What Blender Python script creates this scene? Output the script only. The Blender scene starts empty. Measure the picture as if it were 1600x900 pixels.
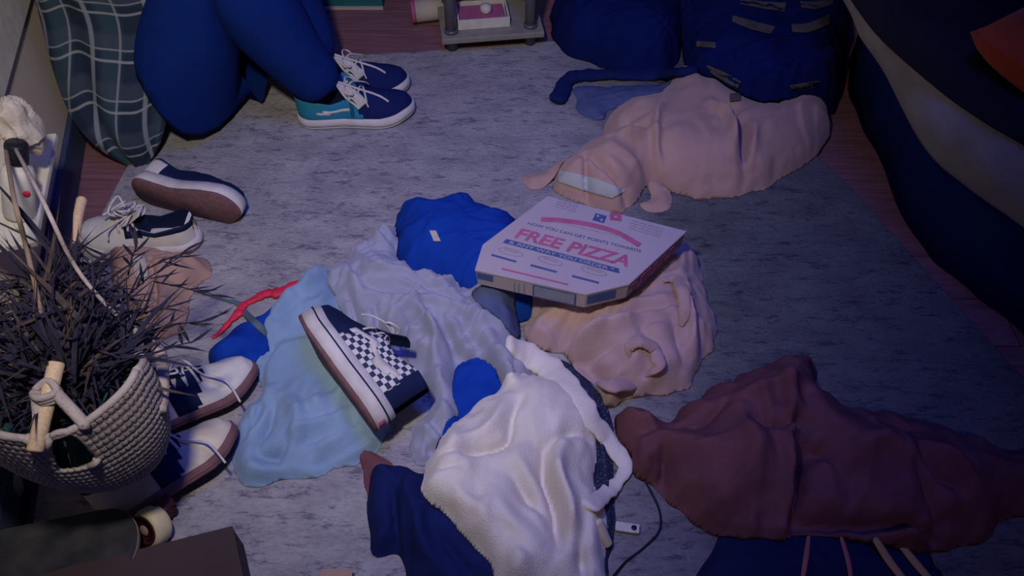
import bpy, math, random
import numpy as np
from mathutils import Vector, Matrix, noise
random.seed(7); rng = np.random.RandomState(7)
R = math.radians
SC = bpy.context.scene
COL = SC.collection

# ------------------------------------------------------------------ camera
CAM_H, PITCH, FPX = 1.35, 50.4, 1255.0
cd = bpy.data.cameras.new('camera'); cam = bpy.data.objects.new('camera', cd); COL.objects.link(cam)
cam.location = (0, 0, CAM_H); cam.rotation_euler = (R(90 - PITCH), 0, 0)
cd.sensor_width = 36; cd.lens = FPX / 1600 * 36; cd.clip_start = .02
SC.camera = cam
# ------------------------------------------------------------------ world, lights, exposure
w = bpy.data.worlds.new('world'); SC.world = w; w.use_nodes = True
w.node_tree.nodes['Background'].inputs[0].default_value = (.012, .03, .32, 1)
w.node_tree.nodes['Background'].inputs[1].default_value = .16
SC.view_settings.view_transform = 'Standard'; SC.view_settings.look = 'None'
SC.view_settings.exposure = 0; SC.view_settings.gamma = 1
def light(name, typ, loc, target, power, col, size=.3, angle=60, blend=1.0):
    l = bpy.data.lights.new(name, typ); l.energy = power; l.color = col
    if typ == 'SPOT': l.spot_size = R(angle); l.spot_blend = blend; l.shadow_soft_size = size
    elif typ == 'AREA': l.shape = 'DISK'; l.size = size
    else: l.shadow_soft_size = size
    o = bpy.data.objects.new(name, l); COL.objects.link(o); o.location = loc
    d = Vector(target) - Vector(loc); o.rotation_euler = d.to_track_quat('-Z', 'Y').to_euler()
    return o
light('room_lamp', 'SPOT', (-.24, .36, 1.52), (-.52, 1.55, 0), 56, (1, .90, .80), .05, 100)
light('warm_fill', 'SPOT', (.35, -.15, 1.25), (.56, .66, 0), 4.2, (1, .66, .36), .05, 60)  # added fill that brightens the brown coat, no such source seen
light('blue_haze_spot', 'SPOT', (.15, .9, 2.2), (.0, 1.15, 0), 76, (.05, .11, 1.0), .35, 70)  # added blue spot, stands in for the blue haze

# ------------------------------------------------------------------ projection helpers: photo pixel + height -> a point in the room
TH = R(PITCH)
def P(px, py, z=0.0):
    u = (px - 800) / FPX; v = -(py - 450) / FPX
    d = np.array([u, math.cos(TH) + v * math.sin(TH), -math.sin(TH) + v * math.cos(TH)])
    return np.array([0, 0, CAM_H]) + d * ((CAM_H - z) / -d[2])
def proj(p):
    x, y, z = p[..., 0], p[..., 1], p[..., 2] - CAM_H
    dep = y * math.cos(TH) - z * math.sin(TH); up = y * math.sin(TH) + z * math.cos(TH)
    return 800 + FPX * x / dep, 450 - FPX * up / dep

# ------------------------------------------------------------------ materials
def mat(name, col, rough=.85, col2=None, nscale=30, bump=0.0, bscale=200, sheen=0.0, metal=0.0, spec=.3, alpha=1, stretch=(1, 1, 1), trans=0):
    m = bpy.data.materials.new(name); m.use_nodes = True; nt = m.node_tree; N = nt.nodes; L = nt.links
    b = N['Principled BSDF']; b.inputs['Roughness'].default_value = rough; b.inputs['Metallic'].default_value = metal
    b.inputs['Specular IOR Level'].default_value = spec; b.inputs['Sheen Weight'].default_value = sheen
    b.inputs['Alpha'].default_value = alpha; b.inputs['Transmission Weight'].default_value = trans
    b.inputs['Base Color'].default_value = (*col, 1)
    tc = N.new('ShaderNodeTexCoord'); mp = N.new('ShaderNodeMapping'); mp.inputs['Scale'].default_value = stretch
    L.new(tc.outputs['Object'], mp.inputs['Vector'])
    n = N.new('ShaderNodeTexNoise'); n.inputs['Scale'].default_value = nscale; n.inputs['Detail'].default_value = 4
    L.new(mp.outputs[0], n.inputs['Vector'])
    c2 = col2 or tuple(c * .82 for c in col)
    r = N.new('ShaderNodeValToRGB'); r.color_ramp.elements[0].position = .35; r.color_ramp.elements[1].position = .65
    r.color_ramp.elements[0].color = (*c2, 1); r.color_ramp.elements[1].color = (*col, 1)
    L.new(n.outputs['Fac'], r.inputs[0]); L.new(r.outputs[0], b.inputs['Base Color'])
    if bump:
        n2 = N.new('ShaderNodeTexNoise'); n2.inputs['Scale'].default_value = bscale; n2.inputs['Detail'].default_value = 3
        L.new(mp.outputs[0], n2.inputs['Vector'])
        bp = N.new('ShaderNodeBump'); bp.inputs['Strength'].default_value = bump; bp.inputs['Distance'].default_value = .003
        L.new(n2.outputs['Fac'], bp.inputs['Height']); L.new(bp.outputs[0], b.inputs['Normal'])
    return m
def fabric(name, col, col2=None, bump=.35, bscale=350, nscale=14): return mat(name, col, .92, col2, nscale, bump, bscale, sheen=(.2 if sum(col) > .6 else 0), spec=.12)

M_plank = mat('red_brown_wood', (.27, .13, .15), .42, (.18, .085, .10), 9, .1, 60, stretch=(.7, 9, 1))
M_wall = mat('beige_wall_paint', (.66, .57, .46), .8, (.60, .52, .42), 5, .1, 120)
M_base = mat('blue_grey_paint', (.045, .07, .14), .6)
M_trim = mat('cream_trim_paint', (.70, .68, .58), .5)
M_brownsole = mat('brown_gum_rubber', (.20, .10, .105), .75, (.15, .075, .08), 60, .3, 400)
M_whiterub = mat('off_white_rubber', (.66, .62, .60), .6, (.55, .51, .48), 25)
M_creamrub = mat('cream_rubber', (.66, .58, .40), .5)
M_white = mat('white_canvas', (.72, .69, .64), .75, (.62, .58, .52), 20, .2, 500)
M_cream = mat('cream_leather', (.72, .64, .48), .55, (.60, .52, .38), 14, .1, 200)
M_lace = mat('white_cotton_lace', (.66, .62, .60), .9, None, 80)
M_black = fabric('black_suede', (.012, .02, .07))
M_blacklin = fabric('dark_lining', (.010, .016, .055))
M_hazenavy = fabric('haze_navy_cotton', (.006, .050, .36), (.005, .042, .31), .15)  # blue haze over dark garments is put into these fabric colours
M_inkblue = fabric('ink_blue_cotton', (.010, .018, .10), (.008, .015, .085), .15)
M_trouser = fabric('dark_trousers', (.004, .024, .17), (.004, .021, .15), .15)
M_teal = mat('teal_canvas', (.02, .23, .36), .7, (.015, .18, .30), 20, .2, 500)
M_lightblue = fabric('pale_blue_cotton', (.26, .38, .52), (.20, .31, .45))
M_lilac = fabric('grey_lilac_cotton', (.36, .37, .46), (.31, .32, .42))
M_pink = fabric('dusty_beige_canvas', (.52, .33, .27), (.44, .28, .23))
M_cuff = fabric('pale_grey_band', (.50, .52, .50))
M_blush = fabric('blush_fleece', (.50, .345, .33), (.42, .28, .27))
M_fleece = fabric('cream_fleece', (.80, .74, .64), (.74, .67, .57), .45, 260)
M_brown = fabric('rust_brown_canvas', (.185, .075, .085), (.14, .056, .068), .3)
M_darkcloth = fabric('dark_striped_knit', (.004, .012, .10))
M_stripe = fabric('pale_stripe_knit', (.12, .11, .10))
M_slate = fabric('slate_cotton', (.10, .13, .26))
M_sheet = fabric('cream_sheet', (.42, .38, .33), (.34, .31, .27), .4)
M_blanket = fabric('black_blanket', (.025, .022, .03))
M_orange = fabric('orange_cushion', (.85, .12, .03))
M_red = mat('red_nylon', (.75, .03, .07), .6, (.55, .02, .06), 60)
M_lanyard = mat('grey_teal_cord', (.10, .16, .20), .7)
M_blk = mat('black_plastic', (.012, .014, .022), .4)
M_leaf = mat('dry_dark_leaf', (.028, .024, .036), .75, (.015, .014, .036), 30, spec=.15)
M_leaf2 = mat('dry_brown_leaf', (.085, .06, .05), .75, (.035, .026, .03), 30, spec=.15)
M_yarn = mat('beige_cotton_yarn', (.42, .36, .33), .95, (.33, .28, .26), 60, .5, 300)
M_cord = mat('dull_tan_cord', (.26, .19, .15), .9)
M_dowel = mat('pale_wooden_dowel', (.62, .46, .30), .6, (.5, .36, .22), 40, stretch=(8, 8, 1))
M_pot = mat('dark_green_pot', (.015, .07, .07), .4)
M_green = mat('green_saucer', (.05, .30, .17), .5)
M_paper = mat('tan_paper', (.46, .29, .22), .85, (.40, .25, .19), 12, .2, 80)
M_palepaper = mat('pale_crumpled_paper', (.50, .44, .38), .8, (.50, .45, .38), 20, .2, 80)
M_card = mat('brown_cardboard', (.065, .042, .042), .85, (.054, .034, .036), 10, .2, 150)
M_boxc = mat('pale_box_card', (.43, .37, .40), .75, (.40, .34, .38), 8)
M_redink = mat('red_ink', (.46, .12, .24), .7); M_blueink = mat('blue_ink', (.07, .11, .28), .7); M_greyink = mat('grey_ink', (.30, .28, .36), .7)
M_window = mat('printed_grey_panel', (.26, .27, .38), .5)
M_skin = mat('skin', (.55, .33, .25), .6); M_hair = mat('dark_hair', (.03, .02, .018), .8, None, 60, .5, 200, stretch=(8, 8, 1))
M_grip = mat('worn_grip_tape', (.055, .055, .062), .95, (.022, .024, .035), 18, .6, 500)
M_ply = mat('plywood_edge', (.30, .20, .15), .7)
M_truck = mat('dark_red_metal', (.10, .02, .03), .5, metal=.3)
M_shelf = mat('cream_board', (.30, .27, .23), .6)
M_post = mat('grey_tube', (.13, .13, .15), .3, metal=.2)
M_tealbox = mat('teal_card', (.02, .14, .16), .7)
M_gold = mat('yellow_cord', (.52, .34, .15), .8); M_pinkcord = mat('pink_cord', (.50, .16, .13), .8)
M_bottle = mat('milky_plastic', (.66, .64, .60), .35)

def mat_rug():
    m = bpy.data.materials.new('pale_flecked_rug'); m.use_nodes = True; nt = m.node_tree; N = nt.nodes; L = nt.links
    b = N['Principled BSDF']; b.inputs['Roughness'].default_value = .95; b.inputs['Specular IOR Level'].default_value = .1
    tc = N.new('ShaderNodeTexCoord')
    def nz(scale, st, det=3, rough=.6):
        mp = N.new('ShaderNodeMapping'); mp.inputs['Scale'].default_value = st; mp.inputs['Rotation'].default_value = (0, 0, R(-6)); L.new(tc.outputs['Object'], mp.inputs['Vector'])
        n = N.new('ShaderNodeTexNoise'); n.inputs['Scale'].default_value = scale; n.inputs['Detail'].default_value = det; n.inputs['Roughness'].default_value = rough
        L.new(mp.outputs[0], n.inputs['Vector']); return n
    def ramp(n, p0, c0, p1, c1):
        r = N.new('ShaderNodeValToRGB'); e = r.color_ramp.elements; e[0].position = p0; e[1].position = p1; e[0].color = (*c0, 1); e[1].color = (*c1, 1); L.new(n.outputs['Fac'], r.inputs[0]); return r
    base = ramp(nz(9, (1, 1.8, 1), 5), .3, (.28, .26, .28), .7, (.43, .41, .40))
    fl = ramp(nz(44, (.5, 1.7, 1), 4, .75), .36, (.32, .32, .44), .46, (1, 1, 1))
    fine = ramp(nz(130, (.6, 1.5, 1), 2), .3, (.72, .72, .76), .6, (1, 1, 1))
    def mul(a, c):
        x = N.new('ShaderNodeMix'); x.data_type = 'RGBA'; x.blend_type = 'MULTIPLY'; x.inputs[0].default_value = .75
        L.new(a, x.inputs[6]); L.new(c, x.inputs[7]); return x.outputs[2]
    # rug colour blends from pale on the left to darker slate on the right
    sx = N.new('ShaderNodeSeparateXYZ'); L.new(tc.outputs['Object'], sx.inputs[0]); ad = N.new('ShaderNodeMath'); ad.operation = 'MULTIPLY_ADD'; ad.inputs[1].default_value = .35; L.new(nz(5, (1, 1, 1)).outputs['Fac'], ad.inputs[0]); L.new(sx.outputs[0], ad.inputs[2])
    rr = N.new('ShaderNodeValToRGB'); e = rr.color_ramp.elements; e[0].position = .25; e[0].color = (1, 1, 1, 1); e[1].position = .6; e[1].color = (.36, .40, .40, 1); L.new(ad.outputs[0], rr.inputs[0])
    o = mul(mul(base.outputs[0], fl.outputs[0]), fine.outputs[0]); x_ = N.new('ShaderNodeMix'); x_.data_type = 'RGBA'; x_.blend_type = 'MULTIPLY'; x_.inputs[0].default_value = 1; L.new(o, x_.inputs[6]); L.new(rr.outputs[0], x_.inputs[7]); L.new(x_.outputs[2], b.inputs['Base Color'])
    bp = N.new('ShaderNodeBump'); bp.inputs['Strength'].default_value = .6; bp.inputs['Distance'].default_value = .006
    L.new(nz(160, (1, 1, 1)).outputs['Fac'], bp.inputs['Height']); L.new(bp.outputs[0], b.inputs['Normal'])
    return m
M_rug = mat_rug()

def mat_plaid():
    m = bpy.data.materials.new('dark_plaid_flannel'); m.use_nodes = True; nt = m.node_tree; N = nt.nodes; L = nt.links
    b = N['Principled BSDF']; b.inputs['Roughness'].default_value = .9
    tc = N.new('ShaderNodeUVMap'); sp = N.new('ShaderNodeSeparateXYZ'); L.new(tc.outputs[0], sp.inputs[0])
    def band(out, period, off, width):
        a = N.new('ShaderNodeMath'); a.operation = 'ADD'; a.inputs[1].default_value = off; L.new(out, a.inputs[0])
        f = N.new('ShaderNodeMath'); f.operation = 'PINGPONG'; f.inputs[1].default_value = period / 2; L.new(a.outputs[0], f.inputs[0])
        c = N.new('ShaderNodeMapRange'); c.inputs['From Min'].default_value = width * .55; c.inputs['From Max'].default_value = width
        c.inputs['To Min'].default_value = 1; c.inputs['To Max'].default_value = 0; L.new(f.outputs[0], c.inputs['Value']); return c.outputs[0]
    cur = None
    def mix(fac, k, col):
        nonlocal cur
        x = N.new('ShaderNodeMix'); x.data_type = 'RGBA'
        mm = N.new('ShaderNodeMath'); mm.operation = 'MULTIPLY'; mm.inputs[1].default_value = k; L.new(fac, mm.inputs[0]); L.new(mm.outputs[0], x.inputs[0])
        if cur is None: x.inputs[6].default_value = (.010, .022, .05, 1)
        else: L.new(cur, x.inputs[6])
        x.inputs[7].default_value = (*col, 1); cur = x.outputs[2]
    U, V = sp.outputs[0], sp.outputs[1]
    mix(band(U, .13, .03, .03), .55, (.03, .075, .095)); mix(band(V, .13, .01, .03), .55, (.05, .07, .10))
    mix(band(U, .13, .075, .0075), .85, (.24, .27, .29)); mix(band(V, .13, .06, .0045), .85, (.28, .30, .30)); mix(band(U, .13, .012, .0035), .6, (.3, .32, .34)); mix(band(V, .13, .03, .003), .8, (.26, .28, .29))
    L.new(cur, b.inputs['Base Color']); return m
M_plaid = mat_plaid()

def mat_checker():
    m = bpy.data.materials.new('checkerboard_canvas'); m.use_nodes = True; nt = m.node_tree; N = nt.nodes; L = nt.links
    b = N['Principled BSDF']; b.inputs['Roughness'].default_value = .8
    tc = N.new('ShaderNodeUVMap'); c = N.new('ShaderNodeTexChecker'); c.inputs['Scale'].default_value = 1 / .0118
    c.inputs['Color1'].default_value = (.64, .61, .60, 1); c.inputs['Color2'].default_value = (.02, .03, .08, 1)
    L.new(tc.outputs[0], c.inputs['Vector']); L.new(c.outputs['Color'], b.inputs['Base Color']); return m
M_check = mat_checker()

def mat_knit():
    m = bpy.data.materials.new('black_white_flecked_knit'); m.use_nodes = True; nt = m.node_tree; N = nt.nodes; L = nt.links
    b = N['Principled BSDF']; b.inputs['Roughness'].default_value = .9
    tc = N.new('ShaderNodeTexCoord'); v = N.new('ShaderNodeTexVoronoi'); v.inputs['Scale'].default_value = 210; L.new(tc.outputs['Object'], v.inputs['Vector'])
    r = N.new('ShaderNodeValToRGB'); e = r.color_ramp.elements; e[0].position = .12; e[1].position = .28; e[0].color = (.24, .25, .32, 1); e[1].color = (.012, .018, .06, 1)
    L.new(v.outputs['Distance'], r.inputs[0]); L.new(r.outputs[0], b.inputs['Base Color']); return m
M_knit = mat_knit()

# ------------------------------------------------------------------ mesh helpers
def tag(o, label=None, cat=None, group=None, kind=None):
    if label: o['label'] = label
    if cat: o['category'] = cat
    if group: o['group'] = group
    if kind: o['kind'] = kind
    return o
def empty(name, loc=(0, 0, 0), label=None, cat=None, group=None, M=None):
    o = bpy.data.objects.new(name, None); COL.objects.link(o); o.empty_display_size = .05
    if M is not None: o.matrix_world = M
    else: o.location = loc
    return tag(o, label, cat, group)
class MB:
    def __init__(s): s.v = []; s.f = []; s.m = []; s.uv = {}
    def add(s, vs, fs, mi=0):
        b = len(s.v); s.v += [tuple(map(float, p)) for p in vs]
        for f in fs: s.f.append(tuple(b + i for i in f)); s.m.append(mi)
        return s
    def box(s, c, d, Rm=None, mi=0):
        c = Vector(c); vs = []
        for x in (-.5, .5):
            for y in (-.5, .5):
                for z in (-.5, .5):
                    p = Vector((x * d[0], y * d[1], z * d[2]));
                    if Rm is not None: p = Rm @ p
                    vs.append(c + p)
        return s.add(vs, [(0, 1, 3, 2), (4, 6, 7, 5), (0, 4, 5, 1), (2, 3, 7, 6), (0, 2, 6, 4), (1, 5, 7, 3)], mi)
    def rings(s, rs, cap=True, mi=0, close=True):
        n = len(rs[0]); vs = [p for r in rs for p in r]; fs = []
        for i in range(len(rs) - 1):
            for j in range(n if close else n - 1):
                k = (j + 1) % n; fs.append((i * n + j, i * n + k, (i + 1) * n + k, (i + 1) * n + j))
        if cap: fs.append(tuple(range(n - 1, -1, -1))); fs.append(tuple((len(rs) - 1) * n + j for j in range(n)))
        return s.add(vs, fs, mi)
    def tube(s, pts, r, n=8, flat=1.0, mi=0, up=(0, 0, 1), cap=True):
        pts = [Vector(p) for p in pts]; rs = []
        if not hasattr(r, '__len__'): r = [r] * len(pts)
        upv = Vector(up)
        for i, p in enumerate(pts):
            t = (pts[min(i + 1, len(pts) - 1)] - pts[max(i - 1, 0)]); t = t.normalized() if t.length > 1e-9 else Vector((0, 0, 1))
            a = t.cross(upv); a = a.normalized() if a.length > 1e-3 else t.cross(Vector((1, 0, 0))).normalized()
            b = a.cross(t).normalized()
            rs.append([p + a * math.cos(q) * r[i] + b * math.sin(q) * r[i] * flat for q in [2 * math.pi * k / n for k in range(n)]])
        return s.rings(rs, cap, mi)
    def prism(s, poly, z0, z1, mi=0):
        return s.rings([[(x, y, z0) for x, y in poly], [(x, y, z1) for x, y in poly]], True, mi)
    def lathe(s, prof, c=(0, 0, 0), n=20, mi=0, Rm=None):
        c = Vector(c); rs = []
        for r, z in prof:
            ring = []
            for k in range(n):
                p = Vector((r * math.cos(2 * math.pi * k / n), r * math.sin(2 * math.pi * k / n), z))
                if Rm is not None: p = Rm @ p
                ring.append(c + p)
            rs.append(ring)
        return s.rings(rs, True, mi)
    def build(s, name, mats, parent=None, smooth=True, origin=None, label=None, bevel=0, sub=0, uv=None, solid=0):
        if not isinstance(mats, (list, tuple)): mats = [mats]
        me = bpy.data.meshes.new(name); o3 = np.array(origin) if origin is not None else np.zeros(3)
        me.from_pydata([tuple(np.array(p) - o3) for p in s.v], [], s.f)
        for m in mats: me.materials.append(m)
        if len(mats) > 1: me.polygons.foreach_set('material_index', s.m)
        me.polygons.foreach_set('use_smooth', [smooth] * len(me.polygons))
        if uv is not None:
            l = me.uv_layers.new(name='UVMap')
            for lp in me.loops: l.data[lp.index].uv = uv[lp.vertex_index]
        me.update(); o = bpy.data.objects.new(name, me); COL.objects.link(o)
        if origin is not None and parent is None: o.location = tuple(o3)
        if parent is not None: o.parent = parent
        if bevel: b = o.modifiers.new('bevel', 'BEVEL'); b.width = bevel; b.segments = 2; b.limit_method = 'ANGLE'
        if solid: b = o.modifiers.new('solid', 'SOLIDIFY'); b.thickness = solid; b.offset = -1
        if sub: b = o.modifiers.new('sub', 'SUBSURF'); b.levels = sub; b.render_levels = sub
        if label: o['label'] = label
        return o
def cr(pts, n=8, closed=False):
    pts = [np.array(p, float) for p in pts]; m = len(pts); out = []
    for i in range(m if closed else m - 1):
        if closed: a, b, c, d = pts[i - 1], pts[i], pts[(i + 1) % m], pts[(i + 2) % m]
        else: a, b, c, d = pts[max(i - 1, 0)], pts[i], pts[i + 1], pts[min(i + 2, m - 1)]
        for k in range(n):
            t = k / n; out.append(.5 * ((2 * b) + (c - a) * t + (2 * a - 5 * b + 4 * c - d) * t * t + (3 * b - a - 3 * c + d) * t ** 3))
    if not closed: out.append(pts[-1])
    return out
def seg_dist(X, Y, poly, closed=True):
    best = np.full(X.shape, 1e9); nx = np.zeros(X.shape); ny = np.zeros(X.shape); n = len(poly)
    for i in range(n if closed else n - 1):
        ax, ay = poly[i][:2]; bx, by = poly[(i + 1) % n][:2]; dx, dy = bx - ax, by - ay; L2 = dx * dx + dy * dy + 1e-12
        t = np.clip(((X - ax) * dx + (Y - ay) * dy) / L2, 0, 1); qx = ax + t * dx; qy = ay + t * dy
        d = np.hypot(X - qx, Y - qy); m = d < best; best[m] = d[m]; nx[m] = qx[m]; ny[m] = qy[m]
    return best, nx, ny
def inside(X, Y, poly):
    c = np.zeros(X.shape, bool); n = len(poly)
    for i in range(n):
        x1, y1 = poly[i][:2]; x2, y2 = poly[(i + 1) % n][:2]
        if y1 == y2: continue
        c ^= ((y1 > Y) != (y2 > Y)) & (X < (x2 - x1) * (Y - y1) / (y2 - y1) + x1)
    return c
# gradient noise in numpy
_perm = rng.permutation(512); _g = rng.uniform(0, 2 * math.pi, 512)
def gn(x, y, seed=0):
    xi = np.floor(x).astype(int); yi = np.floor(y).astype(int); xf = x - xi; yf = y - yi
    def g(ix, iy, fx, fy):
        a = _g[_perm[(_perm[(ix + seed * 17) % 512] + iy) % 512]]; return np.cos(a) * fx + np.sin(a) * fy
    u = xf ** 3 * (xf * (xf * 6 - 15) + 10); v = yf ** 3 * (yf * (yf * 6 - 15) + 10)
    n0 = g(xi, yi, xf, yf) * (1 - u) + g(xi + 1, yi, xf - 1, yf) * u
    n1 = g(xi, yi + 1, xf, yf - 1) * (1 - u) + g(xi + 1, yi + 1, xf - 1, yf - 1) * u
    return (n0 * (1 - v) + n1 * v) * 1.5
# global height field of what already lies on the floor
HG = dict(x0=-1.4, y0=-.2, s=.01); HF = np.zeros((300, 320))
def hf_get(X, Y):
    fx = np.clip((X - HG['x0']) / HG['s'], 0, HF.shape[1] - 2.01); fy = np.clip((Y - HG['y0']) / HG['s'], 0, HF.shape[0] - 2.01)
    i = fx.astype(int); j = fy.astype(int); a = fx - i; b = fy - j
    return HF[j, i] * (1 - a) * (1 - b) + HF[j, i + 1] * a * (1 - b) + HF[j + 1, i] * (1 - a) * b + HF[j + 1, i + 1] * a * b
def hf_put(X, Y, Z):
    i = np.clip(((X - HG['x0']) / HG['s'] + .5).astype(int), 0, HF.shape[1] - 1); j = np.clip(((Y - HG['y0']) / HG['s'] + .5).astype(int), 0, HF.shape[0] - 1)
    np.maximum.at(HF, (j, i), Z)
def blur(A, k=3):
    for _ in range(k):
        A = (A + np.roll(A, 1, 0) + np.roll(A, -1, 0)) / 3; A = (A + np.roll(A, 1, 1) + np.roll(A, -1, 1)) / 3
    return A
RUG_Z = .012
def cloth(name, m, outline, z=.02, rim=.018, dome=.04, R0=.09, wr=.006, wl=.055, ang=0, st=2.2, folds=(), label=None, cat=None, group=None,
          seed=0, step=.0045, smooth_base=4, parent=None, rip=.004, patches=(), wr2=.35, edge=.010):
    """a crumpled garment lying on whatever is below it. folds: (pixel polyline, amplitude, width)"""
    poly = [P(a, b, z)[:2] for a, b in outline]; poly = cr(poly, 6, True)
    pa = np.array(poly)
    # ragged cloth edge
    for i in range(len(pa)):
        q = pa[i]; k = float(gn(np.array([q[0] * 22.0]), np.array([q[1] * 22.0]), seed + 5)[0]) * rip * 2
        t = pa[(i + 1) % len(pa)] - pa[i - 1]; nrm = np.array([t[1], -t[0]]) / (np.linalg.norm(t) + 1e-9); pa[i] = q + nrm * k
    poly = [tuple(p) for p in pa]
    xs = np.arange(pa[:, 0].min() - step, pa[:, 0].max() + 2 * step, step); ys = np.arange(pa[:, 1].min() - step, pa[:, 1].max() + 2 * step, step)
    X, Y = np.meshgrid(xs, ys); d, nx, ny = seg_dist(X, Y, poly); ins = inside(X, Y, poly)
    near = (~ins) & (d < step * 1.5); use = ins | near
    Xs = np.where(near, nx, X); Ys = np.where(near, ny, Y); dd = np.where(ins, d, 0)
    h = rim * .6 * (1 - np.exp(-dd / edge)) + (dome + rim * .35) * (1 - np.clip(1 - dd / R0, 0, 1) ** 2.2)
    ca, sa = math.cos(R(ang)), math.sin(R(ang)); U = (Xs * ca + Ys * sa) / st; W = (-Xs * sa + Ys * ca)
    wx = gn(Xs * 6, Ys * 6, seed + 1) * .06; wy = gn(Xs * 6 + 9, Ys * 6, seed + 2) * .06
    r1 = 1 - np.abs(gn((U + wx) / wl, (W + wy) / wl, seed + 3)) * 2; r1 = np.sign(r1) * np.abs(r1) ** 1.5
    r2 = gn((U + wx) / wl * 2.3, (W + wy * .6) / wl * 2.3, seed + 4)
    r3 = 1 - np.abs(gn(Xs / wl * .45 + 3, Ys / wl * .45, seed + 6)) * 2
    fade = np.clip(dd / .016, 0, 1)
    h = h * (1 - .55 * (1 - np.clip(dd / .03, 0, 1)) * (.5 + .5 * np.clip(gn(Xs * 28, Ys * 28, seed + 12) * 2.5, -1, 1)))
    def pleat(U_, W_, lam, sd):
        ph = (W_ + .55 * lam * gn(U_ / lam * .55, W_ / lam * .35, sd) * 2 + gn(Xs * 7, Ys * 7, sd + 1) * .05) / lam; f = ph - np.floor(ph)
        pr = np.where(f < .72, (f / .72) ** 1.3, 1 - ((f - .72) / .28) ** 1.6); am = np.clip(.5 + 1.6 * gn(U_ / lam * .45 + 7, W_ / lam * .45, sd + 2), 0, 1.2)
        return (pr - .45) * am
    U2 = (Xs * math.cos(R(ang + 55)) + Ys * math.sin(R(ang + 55))) / 1.6; W2 = (-Xs * math.sin(R(ang + 55)) + Ys * math.cos(R(ang + 55)))
    h = h + fade * wr * (r1 * .55 + r2 * wr2 + r3 * .8 + 1.5 * pleat(U, W, wl * .85, seed + 20) + .9 * pleat(U2, W2, wl * .6, seed + 30))
    zav = z + rim + dome * .6
    for pts, amp, wid in folds:
        line = cr([P(a, b, zav)[:2] for a, b in pts], 6); fd, _, _ = seg_dist(Xs, Ys, line, False)
        n_ = len(line); e = np.minimum(np.hypot(Xs - line[0][0], Ys - line[0][1]), np.hypot(Xs - line[-1][0], Ys - line[-1][1]))
        tap = .35 + .65 * np.clip(e / .05, 0, 1)
        wob = wid * (1 + .3 * gn(Xs * 30, Ys * 30, seed + 8))
        h = h + (amp * 1.9) * tap * (np.exp(-(fd / wob) ** 2) if amp > 0 else 1.25 * np.exp(-np.abs(fd / wob) ** 1.15)) * np.clip(dd / .012, 0, 1)
    h = np.maximum(h, .0015)
    base = hf_get(Xs, Ys)
    HB = blur(HF, smooth_base)
    i = np.clip(((Xs - HG['x0']) / HG['s'] + .5).astype(int), 0, HF.shape[1] - 1); j = np.clip(((Ys - HG['y0']) / HG['s'] + .5).astype(int), 0, HF.shape[0] - 1)
    Z = np.maximum(np.maximum(base, blur(np.maximum(base, HB[j, i]), 2) if base.size > 9 else base) + h, base + .002)
    Z = np.where(near, base * .5 + HB[j, i] * .5 + .002, Z); Z = np.maximum(Z, RUG_Z + .001)
    idx = -np.ones(X.shape, int); idx[use] = np.arange(use.sum())
    V = np.stack([Xs[use], Ys[use], Z[use]], 1)
    a, b, c, e = idx[:-1, :-1], idx[:-1, 1:], idx[1:, 1:], idx[1:, :-1]
    ok = (a >= 0) & (b >= 0) & (c >= 0) & (e >= 0) & (ins[:-1, :-1] | ins[:-1, 1:] | ins[1:, 1:] | ins[1:, :-1])
    F = np.stack([a[ok], b[ok], c[ok], e[ok]], 1)
    hf_put(Xs[use], Ys[use], Z[use])
    org = np.array([V[:, 0].mean(), V[:, 1].mean(), 0]) if parent is None else np.zeros(3)
    mb = MB(); mb.v = [tuple(p) for p in V]; mb.f = [tuple(int(q) for q in f) for f in F]; mb.m = [0] * len(mb.f)
    o = mb.build(name, m, parent, True, org if parent is None else None)
    sm_ = o.modifiers.new('smooth', 'SMOOTH'); sm_.iterations = 1; sm_.factor = .35
    so = o.modifiers.new('thick', 'SOLIDIFY'); so.thickness = .002; so.offset = -1
    if label: tag(o, label, cat, group)
    def zat(x, y):
        fx = min(max((x - xs[0]) / step, 0), len(xs) - 1.01); fy = min(max((y - ys[0]) / step, 0), len(ys) - 1.01); i, j = int(fx), int(fy); a, b = fx - i, fy - j
        return Z[j, i] * (1 - a) * (1 - b) + Z[j, i + 1] * a * (1 - b) + Z[j + 1, i] * (1 - a) * b + Z[j + 1, i + 1] * a * b
    for pname, pm, eA, eB, off in patches:
        def line(e):
            e = cr(e, 8); idx_ = np.linspace(0, len(e) - 1, 29); out = []
            for q in idx_:
                a_ = e[int(q)]; b_ = e[min(int(q) + 1, len(e) - 1)]; out.append(a_ + (b_ - a_) * (q - int(q)))
            return out
        A, B = line(eA), line(eB); rs = []
        for k in range(9):
            row = []
            for p, q in zip(A, B):
                px, py = p + (q - p) * k / 8; zz = .08
                for _ in range(16): w_ = P(px, py, zz); zz = .5 * zz + .5 * (zat(w_[0], w_[1]) + off)
                row.append(P(px, py, zz) - org + np.array([0, -off * .4, off * .3]))
            rs.append(row)
        MB().rings(rs, False, close=False).build(pname, pm, o, solid=.001)
    return o
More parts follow.
